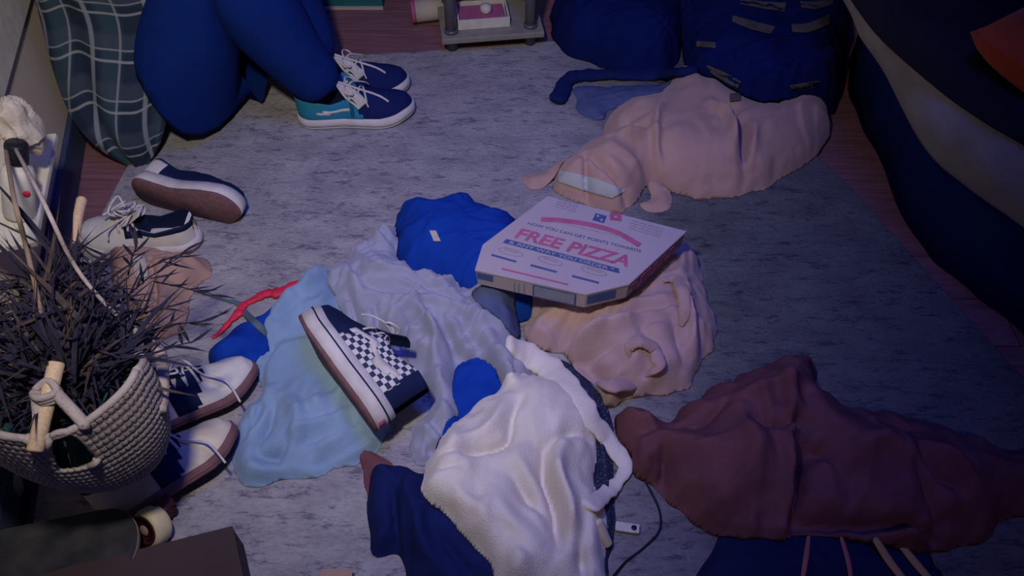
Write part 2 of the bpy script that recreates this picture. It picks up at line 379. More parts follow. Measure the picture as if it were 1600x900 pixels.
def ribbon_on(name, m, pts, r, flat=.5, parent=None, lift=.5, n=10, label=None, cat=None, wob=.0, org=None, rest=True, seed=3, k=8):
    """soft tube along pixel points (px,py,z); z None = rests on what lies below"""
    W = []
    for p in pts:
        if len(p) > 2: W.append(P(*p))
        else:
            z = .02
            for _ in range(4):
                q = P(p[0], p[1], z); z = float(hf_get(np.array([q[0]]), np.array([q[1]]))[0]) + (r if not hasattr(r, '__len__') else max(r)) * flat * lift
            z = max(z, RUG_Z + (r if not hasattr(r, '__len__') else max(r)) * flat * .9); W.append(P(p[0], p[1], z))
    C = cr(W, k); nn = len(C)
    rr = list(np.interp(np.linspace(0, 1, nn), np.linspace(0, 1, len(r)), r)) if hasattr(r, '__len__') else [r] * nn
    if wob: rr = [q * (1 + wob * math.sin(i * 1.3 + seed) * math.sin(i * .47 + seed)) for i, q in enumerate(rr)]
    rr[0] *= .5; rr[-1] *= .5
    mb = MB().tube(C, rr, n, flat)
    if wob: mb.v = [tuple(Vector(p) + noise.noise_vector(Vector(p) * 24) * .005 + noise.noise_vector(Vector(p) * 80) * .0012) for p in mb.v]
    o = mb.build(name, m, parent, origin=None if parent is not None else np.mean(C, 0) * [1, 1, 0])
    if label: tag(o, label, cat)
    return o

# ================================================================== SETTING
fl = empty('floor'); tag(fl, kind='structure')
pm = None
for r_ in range(30):
    y = -.6 + r_ * .125
    for k in range(3):
        x = -2.6 + k * 1.8 + (r_ % 3) * .55 - .5
        if pm is None:
            pm = MB().box((0, 0, -.011), (1.796, .1225, .020)).build('plank', M_plank, fl, False, bevel=.001); q = pm
        else: q = pm.copy(); COL.objects.link(q)
        q.location = (x + .9, y, random.uniform(-.0006, .0))
wa, wb = P(105, 352)[:2], P(131, 195)[:2]; wd = (wb - wa) / np.linalg.norm(wb - wa); wn = np.array([wd[1], -wd[0]])
if wn[0] < 0: wn = -wn
# rug with a bound edge
rug_px = [(236, 246), (383, 97), (480, 95), (640, 86), (760, 78), (880, 68), (1080, 62), (1180, 160), (1320, 290), (1460, 445), (1600, 600), (1720, 740)]
rp = [tuple(P(a, b)[:2]) for a, b in rug_px] + [(1.12, -.3), (-1.0, -.3), (-.98, .9)]
rugp = [np.array(p) for p in [(-.955, 1.47), (-.93, 1.90)]] + [P(a, b)[:2] for a, b in rug_px[1:11]] + [np.array(p) for p in [(1.10, .7), (1.12, -.3), (wa + wd * -1.62 + wn * .03), (wa + wd * -.16 + wn * .03)]]
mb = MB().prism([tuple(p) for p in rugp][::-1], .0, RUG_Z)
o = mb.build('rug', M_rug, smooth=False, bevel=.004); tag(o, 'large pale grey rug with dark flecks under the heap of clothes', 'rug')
HF[:] = RUG_Z
# left wall
def WP(s, z, off=0): q = wa + wd * s + wn * off; return (q[0], q[1], z)
def wall_box(mb, s0, s1, z0, z1, o0, o1):
    return mb.add([WP(s, z, o) for s in (s0, s1) for o in (o0, o1) for z in (z0, z1)], [(0, 1, 3, 2), (4, 6, 7, 5), (0, 4, 5, 1), (2, 3, 7, 6), (0, 2, 6, 4), (1, 5, 7, 3)])
tag(wall_box(MB(), -2.5, 1.75, 0, 2.5, -.1, 0).build('wall_left', M_wall, smooth=False), kind='structure')
tag(wall_box(MB(), -2.5, 1.75, .0, .085, 0, .014).build('baseboard_left', M_base, smooth=False, bevel=.003), kind='structure')
def on_wall(px, py, off=0):
    u = (px - 800) / FPX; v = -(py - 450) / FPX; d = np.array([u, math.cos(TH) + v * math.sin(TH), -math.sin(TH) + v * math.cos(TH)])
    t = np.dot(wa + wn * off, wn) / np.dot(d[:2], wn); p = np.array([0, 0, CAM_H]) + d * t
    return np.dot(p[:2] - wa, wd), p[2]
sx, sz = on_wall(20, 110, .02)
tag(wall_box(MB(), -2.5, 1.75, sz, sz + .10, 0, .02).build('trim_1', M_trim, smooth=False, bevel=.004), kind='structure')
tag(MB().box((.4, 3.05, 1.25), (4.6, .1, 2.5)).build('wall_back', M_wall, smooth=False), kind='structure')
tag(MB().box((.4, 2.99, .0425), (4.6, .014, .085)).build('baseboard_back', M_base, smooth=False), kind='structure')
tag(MB().box((2.6, 1.0, 1.25), (.1, 4.2, 2.5)).build('wall_right', M_wall, smooth=False), kind='structure')

# ================================================================== BED on the right
bed = empty('bed', (1.5, 1.1, 0), 'low dark bed with a cream sheet edge and black blanket, right of the rug', 'bed')
def bl(mb, *a, **k): return mb.build(*a, parent=bed, **k)
def sub(v): return tuple(np.array(v) - np.array([1.5, 1.1, 0]))
mb = MB(); mb.box(sub((1.78, 1.2, .14)), (1.3, 2.6, .20)); bl(mb, 'bed_frame', M_blanket, smooth=False, bevel=.01)
lo = [(1325, -40), (1332, 20), (1370, 90), (1440, 225), (1510, 292), (1600, 356), (1700, 440), (1800, 560)]
up = [(1300, -60), (1345, 10), (1395, 70), (1480, 142), (1560, 195), (1600, 218), (1720, 290), (1850, 400)]
zl = [.27] * 8; zu = [.44] * 8
L1 = cr([P(a, b, z) for (a, b), z in zip(lo, zl)], 8); U1 = cr([P(a, b, z) for (a, b), z in zip(up, zu)], 8)
rows = []
nS = len(L1)
rows.append([tuple(np.array(p) + [.10, 0, -.03]) for p in L1])
for k in range(9):
    t = k / 8; row = []
    for i in range(nS):
        p = L1[i] * (1 - t) + U1[i] * t; bulge = math.sin(math.pi * t) * .022 + .006 * math.sin(i * .55) * math.sin(math.pi * t)
        row.append(tuple(p + np.array([-bulge, 0, 0])))
    rows.append(row)
rows.append([tuple(np.array(p) + [.10, 0, .005]) for p in U1]); rows.append([(1.9, p[1], .44) for p in U1])
mb = MB(); mb.rings([[sub(p) for p in r] for r in rows], False, close=False); bl(mb, 'fitted_sheet', M_sheet, solid=.004)
sk = [[sub((p[0] + .085 + .004 * math.sin(i * .8), p[1], z_)) for i, p in enumerate(L1)] for z_ in (.002, .14, .28)]
mb = MB(); mb.rings(sk, False, close=False); bl(mb, 'underbed_shade', M_trouser, solid=.004)  # dark sheet added for the shade under the bed
# blanket over the top
rows = []
for k in range(26):
    t = k / 25; row = []
    for i in range(nS):
        e = np.array(U1[i]); x = e[0] - .012 + t * (2.15 - e[0]); b = .03 + .05 * (1 - math.exp(-t * 9)) + .035 * float(gn(np.array([x * 5]), np.array([e[1] * 5]), 3)[0])
        if k == 0: b = .0
        row.append(sub((x, e[1], .44 + b)))
    rows.append(row)
mb = MB(); mb.rings(rows, False, close=False); bl(mb, 'bed_blanket', M_blanket, solid=.006)
mb = MB(); mb.box((0, 0, 0), (.25, .25, .16)); 
c0 = P(1790, 70, .55)
cu = empty('cushion', tuple(c0 - [0, 0, .05]), 'orange red cushion on the dark bed at the upper right corner', 'cushion')
def pillow(W, D, H, n=22):
    V = []
    for s in (1, -1):
        for i in range(n):
            for j in range(n):
                a = i / (n - 1) * 2 - 1; b = j / (n - 1) * 2 - 1; k = max(0, (1 - a ** 4) * (1 - b ** 4)) ** .45
                pin = 1 - .10 * (1 - abs(a)) * b * b; pin2 = 1 - .10 * (1 - abs(b)) * a * a
                V.append((a * W / 2 * pin2, b * D / 2 * pin, s * H / 2 * k + .004 * math.sin(a * 9 + b * 5) * k))
    F = []
    for s in range(2):
        for i in range(n - 1):
            for j in range(n - 1):
                q = s * n * n + i * n + j; f = (q, q + n, q + n + 1, q + 1); F.append(f if s == 0 else f[::-1])
    return MB().add(V, F)
o = pillow(.42, .42, .15).build('cushion_cover', M_orange, cu); o.rotation_euler = (R(8), R(6), R(38))
MB().tube([(-.2, -.2, 0), (0, -.19, 0), (.2, -.2, 0)], .004, 6).build('piping', M_orange, cu).rotation_euler = (R(8), R(6), R(38))

# ================================================================== SHOES
def sstep(a, b, x): t = min(1, max(0, (x - a) / (b - a))); return t * t * (3 - 2 * t)
class Shoe:
    def __init__(s, L=.285, W=1.0, ankle=0.0, sole=.027, slip=False, side=1, vol=1.0):
        s.L, s.W, s.ankle, s.sole, s.slip, s.side, s.vol = L, W, ankle, sole, slip, side, vol
    def w(s, a):
        b = np.interp(a, [0, .15, .4, .7, .85, 1], [.034, .035, .033, .048, .046, .038]) * s.W
        if a < .13: b *= math.sqrt(max(0, 1 - (1 - a / .13) ** 2))
        if a > .78: b *= math.sqrt(max(0, 1 - ((a - .78) / .22) ** 2))
        return b
    def yc(s, a): return s.side * .008 * math.sin(math.pi * min(1, a * 1.1)) - s.side * .004
    def spring(s, a): return .010 * sstep(.72, 1, a)
    def outline(s, grow=0, n=28):
        A = [(1 - math.cos(math.pi * i / n)) / 2 for i in range(n + 1)]
        k = 1 + grow / .04
        up = [((a - .5) * s.L * (1 + grow * 2 / s.L), s.yc(a) + s.w(a) * k, a) for a in A]; dn = [((a - .5) * s.L * (1 + grow * 2 / s.L), s.yc(a) - s.w(a) * k, a) for a in A[1:-1][::-1]]
        return up + dn
    def S(s, a, t):
        w = s.w(a) * .97; rim = np.interp(a, [0, .1, .3, .44, .55, .7, .85, .95, 1], [.055 + s.ankle, .056 + s.ankle, .040 + s.ankle, .052 + s.ankle * .9, .050 + s.ankle * .3, .038, .028, .019, .004]) * s.vol
        inset = np.interp(a, [0, .1, .35, .5, .7, .9, 1], [.10, .22, .28, .45, .38, .35, .3])
        crown = np.interp(a, [0, .45, .55, .7, .85, 1], [0, .006, .014, .015, .010, .002])
        o = sstep(.035, .085, a) * (1 - sstep(.40, .47, a)); zs = s.sole + s.spring(a)
        at = abs(t); sg = 1 if t >= 0 else -1; yr = w * (1 - inset)
        if at >= .5:
            q = (1 - at) / .5; y = w + (yr - w) * q ** 1.6; z = zs + rim * q ** .85
        else:
            r = at / .5; y = yr * (r if o < .02 else r ** (1 - .6 * o))
            z = zs + rim + crown * (1 - r * r) * (1 - o) - o * (rim - .003) * (1 - r ** 5)
        return np.array([(a - .5) * s.L * .985, s.yc(a) + sg * y, z])
    def stations(s, n=44): return [.004 + .992 * (1 - math.cos(math.pi * i / n)) / 2 for i in range(n + 1)]
    def make(s, root, mats, panels=(), laces=True, lace_mat=None, bow=True, outs=None, foxstripe=None, rnd=0, tongue=None):
        """mats: upper, lining, foxing, outsole"""
        up, lin, fox, osl = mats
        o0 = s.outline(.003); o1 = s.outline(.0035); o2 = s.outline(.001)
        def ring(o, z, k=1): return [(x * k, y * k, z + s.spring(a)) for x, y, a in o]
        MB().rings([ring(o0, 0, .985), ring(o0, .003), ring(o1, .007)]).build('outsole', osl, root)
        MB().rings([ring(o1, .0065), ring(o1, s.sole * .6), ring(o2, s.sole + .004), ring(o2, s.sole + .005, .9)]).build('midsole', fox, root)
        if foxstripe: 
            o3 = s.outline(.0045); MB().rings([ring(o3, s.sole * .72), ring(o3, s.sole * .72 + .0025), ring(o3, s.sole * .72 + .003)], False).build('foxing_stripe', foxstripe, root)
        A = s.stations(); T = [1 - 2 * j / 28 for j in range(29)]
        G = [[s.S(a, t) for t in T] for a in A]
        def sub(fn, off, name, m, uvs=False):
            mb = MB(); V = []; U = []; idx = {}; F = []
            def vid(i, j):
                if (i, j) not in idx:
                    p = G[i][j]; du = G[min(i + 1, len(A) - 1)][j] - G[max(i - 1, 0)][j]; dv = G[i][min(j + 1, 28)] - G[i][max(j - 1, 0)]
                    nn = np.cross(du, dv); nn = nn / (np.linalg.norm(nn) + 1e-9)
                    if np.dot(nn, p - np.array([p[0], s.yc(A[i]), .01])) < 0: nn = -nn
                    idx[(i, j)] = len(V); V.append(p + nn * off); U.append((p[0], (p[2] + (j - 14) * .0042) if uvs else 0))
                return idx[(i, j)]
            for i in range(len(A) - 1):
                for j in range(28):
                    if fn((A[i] + A[i + 1]) / 2, (T[j] + T[j + 1]) / 2): F.append((vid(i, j), vid(i, j + 1), vid(i + 1, j + 1), vid(i + 1, j)))
            if F: mb.add(V, F); return tag(mb.build(name, m, root, uv=U if uvs else None, solid=.0012 if off else 0), kind=None)
        inner = lambda a, t: abs(t) < .5 and .03 < a < .46
        sub(lambda a, t: not inner(a, t), 0, 'upper', up); sub(inner, 0, 'lining', lin)
        for nm, m, fn in panels: sub(lambda a, t, fn=fn: fn(a, t) and not inner(a, t), .0026 if nm == 'side_stripe' else .0014, nm, m, m is M_check)
        if tongue is not None:
            rs = []
            for k in range(8):
                a = .36 + k * .028; p = s.S(max(a, .475), 0); z = p[2] + .012 * (1 - k / 7) + (0 if a > .47 else (.475 - a) * .16)
                rs.append([((a - .5) * s.L, s.yc(a) + y, z - abs(y) * .18) for y in (-.02, -.012, 0, .012, .02)])
            MB().rings(rs, False, close=False).build('tongue', tongue, root, solid=.003, sub=1)
        if laces:
            lm = lace_mat or M_lace; rr = random.Random(rnd)
            for k in range(5):
                a = .445 + k * .038; pts = []
                for t in (-.56, -.35, 0, .35, .56): q = s.S(max(a, .475) if abs(t) < .5 else a, t); pts.append(q + [(.006 if k % 2 else -.006) * t * 1.6, 0, .0045 - (.003 if abs(t) > .5 else 0)])
                MB().tube(cr(pts, 3), .0026, 6, .7).build('lace', lm, root)
            if bow:
                c = s.S(.475, 0) + [-.004, 0, .012]
                mb = MB()
                for sg in (1, -1):
                    lp = [c, c + [-.005, sg * .018, .014], c + [.004, sg * .036, .006], c + [.016, sg * .030, -.001], c + [.008, sg * .012, .002], c]
                    mb.tube(cr(lp, 6), .0022, 6)
                    e = [c, c + [.012, sg * .015, .006], c + [.032 + rr.random() * .02, sg * .035, -.012], c + [.05, sg * .048, -.03]]
                    mb.tube(cr(e, 6), .002, 6)
                mb.build('lace_bow', lm, root)
def frame(heel, toe, roll=0, up=(0, 0, 1), back=.0):
    heel, toe = Vector(heel), Vector(toe); x = (toe - heel).normalized(); y = Vector(up).cross(x).normalized(); z = x.cross(y)
    M = Matrix((x, y, z)).transposed(); M = M @ Matrix.Rotation(R(roll), 3, 'X'); c = (heel + toe) / 2
    return Matrix.Translation(c) @ M.to_4x4()

# upper saddle shoe, lower saddle shoe
for (h, t, z, lab, rnd) in [((238, 652), (404, 580), .026, 'white and black saddle shoe with untied laces, the farther one, beside the pale blue shirt', 1),
                            ((165, 806), (373, 674), .030, 'cream and black saddle shoe with untied laces and dark heel tab, nearer the skateboard', 2)]:
    H, T = P(*h, z + .03), P(*t, z + .01); H[2] = T[2] = z
    H = T + (H - T) / np.linalg.norm(T - H) * (.27 if rnd == 1 else .262)
    e = empty('saddle_shoe', M=frame(H, T, -30 if rnd == 2 else -22), label=lab, cat='shoe', group='black and white saddle shoes')
    sh = Shoe(float(np.linalg.norm(T - H)), 1.08, .016, .015, side=-1)
    sh.make(e, (M_cream if rnd == 2 else M_white, M_blacklin, M_brownsole, M_brownsole),
            [('saddle', M_black, lambda a, t: .36 + .04 * abs(t) < a < .70 - .16 * abs(t) and abs(t) > .08), ('heel_tab', M_black, lambda a, t: a < .16 and .50 < abs(t) < .60)], rnd=rnd, tongue=M_black, bow=False)
    c = sh.S(.475, 0) + [0, 0, .01]
    tp = sh.S(.66, -.3)
    mb = MB(); mb.tube(cr([c, c + [.02, .005, .012], (c + tp) / 2 + [.01, 0, .02], tp + [0, -.01, .006], tp + [.03, -.04, -.012], tp + [.035, -.075, -.05 if rnd == 2 else -.045]], 8), .0022, 6)
    mb.tube(cr([c, c + [-.012, .016, .01], c + [.004, .03, .008], c + [.015, .014, .004], c], 8), .0022, 6)
    mb.tube(cr([c, c + [-.01, -.018, .008], c + [.012, -.03, .006], c + [.012, -.01, .004], c], 8), .0022, 6)
    mb.build('lace_end', M_lace, e)
# checkerboard shoe lying on its side on the shirts (built after cloth, see below)
# slip-on lying on its side showing the brown sole
S1 = Shoe(.27, 1.08, .0, .032, slip=True)
a_, b_ = P(212, 300, .05), P(368, 340, .05)
ax = (b_ - a_) / np.linalg.norm(b_ - a_); cc = (a_ + b_) / 2
dn = np.cross(ax, [0, 0, 1]); dn /= np.linalg.norm(dn)
if dn[1] > 0: dn = -dn
zl = -(dn * math.cos(R(-2)) + np.array([0, 0, 1]) * math.sin(R(-2)))   # local +z (upper side) points away from camera, sole faces it
zl = Vector(zl); xl = Vector(ax); yl = zl.cross(xl).normalized(); zl = xl.cross(yl)
Mm = Matrix.Translation(Vector((cc[0], cc[1], .055))) @ Matrix((xl, yl, zl)).transposed().to_4x4()
e = empty('slip_on_shoe', M=Mm, label='dark slip-on shoe lying on its side, brown sole towards the camera, beside the plaid shirt', cat='shoe')
S1.make(e, (M_black, M_blacklin, M_whiterub, M_brownsole), [('heel_patch', M_white, lambda a, t: a < .2 and abs(t) > .6)], laces=False, foxstripe=None)
MB().tube(cr([S1.S(.08, .5) + [0, 0, .002], S1.S(.2, .52) + [0, .006, .004], S1.S(.34, .52) + [0, .006, .004], S1.S(.5, .4) + [0, 0, .006]], 6), .004, 8).build('collar_padding', M_slate, e)
# white toed sneaker by the wood floor: toe to the left, opening right
H, T = P(312, 372, .03), P(128, 372, .03); H[2] = T[2] = .014
e = empty('canvas_shoe', M=frame(H, T), label='off-white shoe with dark lining and bunched laces, behind the spiky plant', cat='shoe')
S2 = Shoe(float(np.linalg.norm(T - H)), 1.06, .0, .022)
S2.make(e, (M_white, M_blacklin, M_whiterub, M_brownsole), [('collar', M_black, lambda a, t: a < .48 and .5 < abs(t) < .66), ('eyestay', M_black, lambda a, t: .40 < a < .52 and abs(t) < .7)], rnd=5, tongue=M_white)
c = S2.S(.5, 0); mb = MB()
for k in range(6):
    p = [c + [random.uniform(-.03, .04), random.uniform(-.03, .03), random.uniform(.0, .045)] for _ in range(4)]; mb.tube(cr([c] + p, 6), .0028, 6)
mb.build('lace_tangle', M_lace, e)

# ================================================================== PERSON
hip = Vector((-.855, 1.625, .145))
per = empty('person', (-.85, 1.64, 0), 'person sitting on the floor with knees drawn up, plaid shirt, dark trousers and teal sneakers', 'person')
PO = Vector((-.85, 1.64, 0))
def skin_obj(name, chains, m, parent, sub=2):
    """chains: list of lists of (pos, radius); chains share joints by equal positions; first joint is the root"""
    V = []; Rr = []; Ed = []; key = {}
    for ch in chains:
        prev = None
        for p, r in ch:
            k = tuple(round(c, 4) for c in p)
            if k not in key: key[k] = len(V); V.append(tuple(Vector(p) - PO)); Rr.append(r)
            i = key[k]
            if prev is not None: Ed.append((prev, i))
            prev = i
    me = bpy.data.meshes.new(name); me.from_pydata(V, Ed, []); o = bpy.data.objects.new(name, me); COL.objects.link(o)
    o.modifiers.new('skin', 'SKIN'); me.skin_vertices  # layer made by the modifier when missing
    if not me.skin_vertices:
        bpy.context.view_layer.objects.active = o
        with bpy.context.temp_override(object=o, active_object=o): bpy.ops.mesh.customdata_skin_add()
    for i, sv in enumerate(me.skin_vertices[0].data): sv.radius = (Rr[i], Rr[i]); sv.use_root = (i == 0)
    s_ = o.modifiers.new('sub', 'SUBSURF'); s_.levels = sub; s_.render_levels = sub
    dg = bpy.context.evaluated_depsgraph_get(); nm = bpy.data.meshes.new_from_object(o.evaluated_get(dg)); nm.materials.clear(); nm.materials.append(m)
    nm.polygons.foreach_set('use_smooth', [True] * len(nm.polygons)); bpy.data.objects.remove(o)
    o = bpy.data.objects.new(name, nm); COL.objects.link(o); o.parent = parent; return o
feet = [(P(468, 188, .015), P(648, 176, .015)), (P(468, 150, .015), P(640, 134, .015))]
ank = []
for H, T in feet:
    H[2] = T[2] = .014; d = (T - H) / np.linalg.norm(T - H); ank.append(Vector(H + d * .06 + np.array([0, 0, .095])))
kn = [Vector((-.66, 1.68, .50)), Vector((-.64, 1.86, .50))]
pel = Vector((-.86, 1.70, .15)); chest = Vector((-.96, 1.72, .50)); neck = Vector((-.90, 1.73, .66)); head = Vector((-.86, 1.73, .78))
bc = [[(pel, .10), (pel.lerp(chest, .5), .08), (chest, .085), (neck, .045), (head, .075), (head + Vector((.01, 0, .06)), .055)]]
for i in range(2):
    hj = Vector((-.85, 1.62 + .16 * i, .14)); bc.append([(pel, .10), (hj, .085), (hj.lerp(kn[i], .5), .07), (kn[i], .05), (kn[i].lerp(ank[i], .35), .048), (ank[i], .033)])
    shl = chest + Vector((0, -.14 + .28 * i, .07)); el = Vector((-.92, 1.66 + .20 * i, .58)); wr_ = Vector((-.66, 1.69 + .12 * i, .60))
    bc.append([(chest, .085), (shl, .05), (el, .036), (wr_, .024)])
    bc.append([(wr_, .024), (wr_ + Vector((.05, .03 - .06 * i, -.01)), .026)])
skin_obj('body', bc, M_skin, per)
hp = head
for i in range(2):
    for k in range(5):
        w0 = Vector((-.66, 1.69 + .12 * i, .60)) + Vector((.05, .03 - .06 * i, -.01)); s_ = 1 - 2 * i
        f0 = w0 + Vector((.012, s_ * .0, .024 - k * .012)); ln = [.05, .075, .08, .074, .058][k]
        skin_obj('finger', [[(w0, .012), (f0 + Vector((.02, s_ * .01, 0)), .009), (f0 + Vector((.025, s_ * ln * .6, -.005)), .008), (f0 + Vector((.01, s_ * ln, -.012)), .007)]], M_skin, per, 1)
# head features
mb = MB()
for sg in (-1, 1): mb.lathe([(.001, -.012), (.010, -.008), (.012, 0), (.010, .008), (.001, .012)], hp - PO + Vector((.082, sg * .030, .02)), 10)
mb.build('eyes', M_white, per)
MB().tube([hp - PO + Vector((.085, 0, .02)), hp - PO + Vector((.112, 0, -.012)), hp - PO + Vector((.09, 0, -.018))], [.008, .014, .008], 8).build('nose', M_skin, per)
MB().tube([hp - PO + Vector((.083, -.022, -.045)), hp - PO + Vector((.092, 0, -.043)), hp - PO + Vector((.083, .022, -.045))], .006, 8).build('mouth', M_redink, per)
for sg in (-1, 1): MB().tube(cr([hp - PO + Vector((0, sg * .085, .02)), hp - PO + Vector((-.012, sg * .1, .01)), hp - PO + Vector((0, sg * .088, -.025))], 4), .008, 8).build('ear', M_skin, per)
MB().lathe([(.06, -.05), (.102, -.01), (.108, .04), (.095, .09), (.055, .125), (.002, .135)], hp - PO + Vector((-.02, 0, .01)), 20).build('hair', M_hair, per)
# trousers
tr = [[(Vector((-.86, 1.70, .15)), .115), (Vector((-.90, 1.70, .30)), .12)]]
for i in range(2):
    hj = Vector((-.80, 1.63 + .16 * i, .14)); k_ = kn[i] + Vector((.0, 0, .01))
    mid = hj.lerp(k_, .5)
    tr.append([(Vector((-.86, 1.70, .15)), .115), (hj, .135), (mid, .115), (k_, .115), (k_.lerp(ank[i], .35), .118), (k_.lerp(ank[i], .7), .086), (ank[i] + Vector((.028, 0, -.012)), .064)])
skin_obj('trousers', tr, M_trouser, per)
for i, (H, T) in enumerate(feet):
    L_ = float(np.linalg.norm(T - H)); M = frame(H, T); M = Matrix.Translation(-PO) @ M
    e = bpy.data.objects.new('sneaker', None); COL.objects.link(e); e.parent = per; e.matrix_local = M; e['label'] = 'teal and navy sneaker with white laces'
    sh = Shoe(L_, 1.12, .002, .024, side=-1 + 2 * i)
    sh.make(e, (M_inkblue, M_blacklin, M_whiterub, M_whiterub),
            [('teal_quarter', M_teal, lambda a, t: a < .58 - .16 * (1 - abs(t)) and abs(t) > .5), *[('side_stripe', M_lace, lambda a, t, g=g: t * g > 0 and .18 < a < .46 and abs(abs(t) - .80 + (a - .18) * .15) < .04) for g in (1, -1)], ('eyestay', M_lace, lambda a, t: .46 < a < .50 and abs(t) < .95)], rnd=9 + i)
    mb = MB(); c = sh.S(.48, -.3)
    for k in range(7):
        q = sh.S(.44 + .012 * k, -.35); mb.tube(cr([c + [-.03, .01, .03], q + [0, 0, .018], q + [.02, -.012, .004], sh.S(.55 + .01 * k, -.72 + .03 * k) + [0, -.003, .003]], 5), .0042, 6, .6)
    mb.tube(cr([c + [-.04, .02, .035], c + [.02, .01, .012], c + [.07, .0, -.006], c + [.095, -.015, -.016]], 5), .003, 6)
    mb.build('lace_tangle', M_lace, e)
for i in range(2):
    shl = chest + Vector((0, -.14 + .28 * i, .07)); el = Vector((-.92, 1.66 + .20 * i, .58)); wr_ = Vector((-.66, 1.69 + .12 * i, .60))
    MB().tube([p - PO for p in cr([shl, el, el.lerp(wr_, .8)], 6)], [.075] * 4 + [.062] * 5 + [.05] * 4, 14).build('sleeve', M_plaid, per)
# plaid shirt hanging around the hips
zr = [.0, .015, .06, .12, .20, .28, .36, .46, .56, .64]
lp = [(206, 262), (190, 250), (152, 228), (112, 188), (88, 125), (70, 62), (60, 5)]; rp_ = [(226, 264), (236, 252), (254, 222), (262, 178), (276, 118), (290, 58), (302, 2)]
rings = []; uvs = []; NF = 36
for k, z in enumerate(zr):
    if k < 7: a = P(*lp[k], z); b = P(*rp_[k], z)
    else:
        a = P(*lp[6], .36) + np.array([.008, -.01, 0]) * (k - 6); b = P(*rp_[6], .36) + np.array([.0, -.01, 0]) * (k - 6); a[2] = b[2] = z
    c = (a + b) / 2; hw = (b - a) / 2; ln = np.linalg.norm(hw); ring = []
    nrm = np.array([hw[1], -hw[0], 0]) / (ln + 1e-9)   # towards the camera
    if nrm[1] > 0: nrm = -nrm
    for j in range(NF + 1):
        t = -1 + 2 * j / NF; ph = math.pi * (1 - j / NF)
        bul = .05 * min(1, ln / .12); fold = (.010 * math.sin(t * 9 + k * .35) + .006 * math.sin(t * 17 + k * .8)) * min(1, ln / .08)
        ring.append(c + hw * math.cos(ph) * 1.0 + nrm * (math.sin(ph) * bul + fold * math.sin(ph)))
    # back side (behind the body)
    for j in range(1, 20):
        ph = math.pi * j / 20; depth = .24 if k > 2 else .02 + .07 * k
        ring.append(c + hw * math.cos(ph) - nrm * math.sin(ph) * depth)
    rings.append([tuple(Vector(p) - PO) for p in ring])
    acc = 0
    for j, p in enumerate(ring):
        if j: acc += float(np.linalg.norm(p - ring[j - 1]))
        uvs.append((acc - (0), z * 1.25 + .012 * math.sin(j * .35)))
n = len(rings[0])
# centre u so that the stripes run straight down
for k in range(len(zr)):
    mid = uvs[k * n + NF // 2][0]
    for j in range(n): uvs[k * n + j] = (uvs[k * n + j][0] - mid + .5 + .02 * math.sin(k * .9), uvs[k * n + j][1])
o = MB().rings(rings, False).build('plaid_shirt', M_plaid, per, uv=uvs, solid=.003, sub=2, label='dark plaid flannel shirt with pale lines')
HFm = None

# ================================================================== CLOTHES HEAP (bottom to top)
# black bag with red strap
cloth('shoulder_bag', M_hazenavy, [(322, 548), (360, 520), (420, 482), (470, 448), (505, 428), (520, 436), (490, 470), (440, 520), (420, 575), (370, 590), (332, 580)], rim=.03, dome=.03, wr=.004, label='dark bag with a red strap, partly under the pale blue shirt', cat='bag', seed=11)
bag = bpy.data.objects['shoulder_bag']
ribbon_on('bag_strap', M_red, [(330, 528), (352, 510), (372, 490), (384, 474), (412, 460), (440, 456), (470, 440), (490, 428)], [.004, .007, .010, .007, .012, .012, .007, .006], .5, wob=.25, label='red nylon strap twisted along the edge of the dark bag', cat='strap')
ribbon_on('lanyard', M_lanyard, [(286, 436), (300, 450), (322, 458), (350, 468), (372, 474), (384, 490), (400, 505), (418, 522)], [.004, .004, .005, .003, .006, .007, .008, .009], .5, label='grey teal lanyard cord lying across the rug beside the red strap', cat='lanyard')
# pale blue shirt
cloth('shirt', M_lightblue, [(520, 428), (482, 428), (455, 462), (432, 508), (416, 560), (404, 606), (376, 655), (360, 712), (366, 744), (430, 750), (520, 730), (596, 690), (612, 620), (600, 560), (560, 500), (535, 450)],
      rim=.012, dome=.028, R0=.12, wr=.008, wl=.07, ang=60, rip=.009, label='pale blue shirt spread beside the saddle shoes, under the checkered shoe', cat='shirt', seed=2,
      folds=[([(430, 630), (415, 665), (402, 690)], -.020, .010), ([(402, 708), (432, 708), (450, 690)], -.022, .009), ([(440, 620), (470, 650), (455, 690), (430, 715)], .012, .016), ([(520, 470), (540, 500), (560, 530)], -.012, .006),
             ([(380, 700), (400, 730), (470, 735)], .010, .014), ([(470, 480), (500, 470), (515, 440)], .008, .012), ([(480, 600), (520, 680)], .008, .02), ([(420, 600), (390, 640)], .012, .01), ([(404, 620), (392, 660)], -.01, .006)])
# navy garment behind
cloth('sweater', M_hazenavy, [(622, 332), (650, 320), (690, 322), (722, 312), (762, 328), (810, 352), (830, 400), (850, 470), (820, 500), (760, 490), (690, 450), (632, 432), (618, 400), (616, 360)],
      rim=.03, dome=.06, R0=.10, wr=.006, label='dark navy sweater bunched behind the pizza box', cat='sweater', seed=3, patches=[('bare_patch', M_palepaper, [(671, 360), (681, 360)], [(678, 377), (689, 377)], .002)])
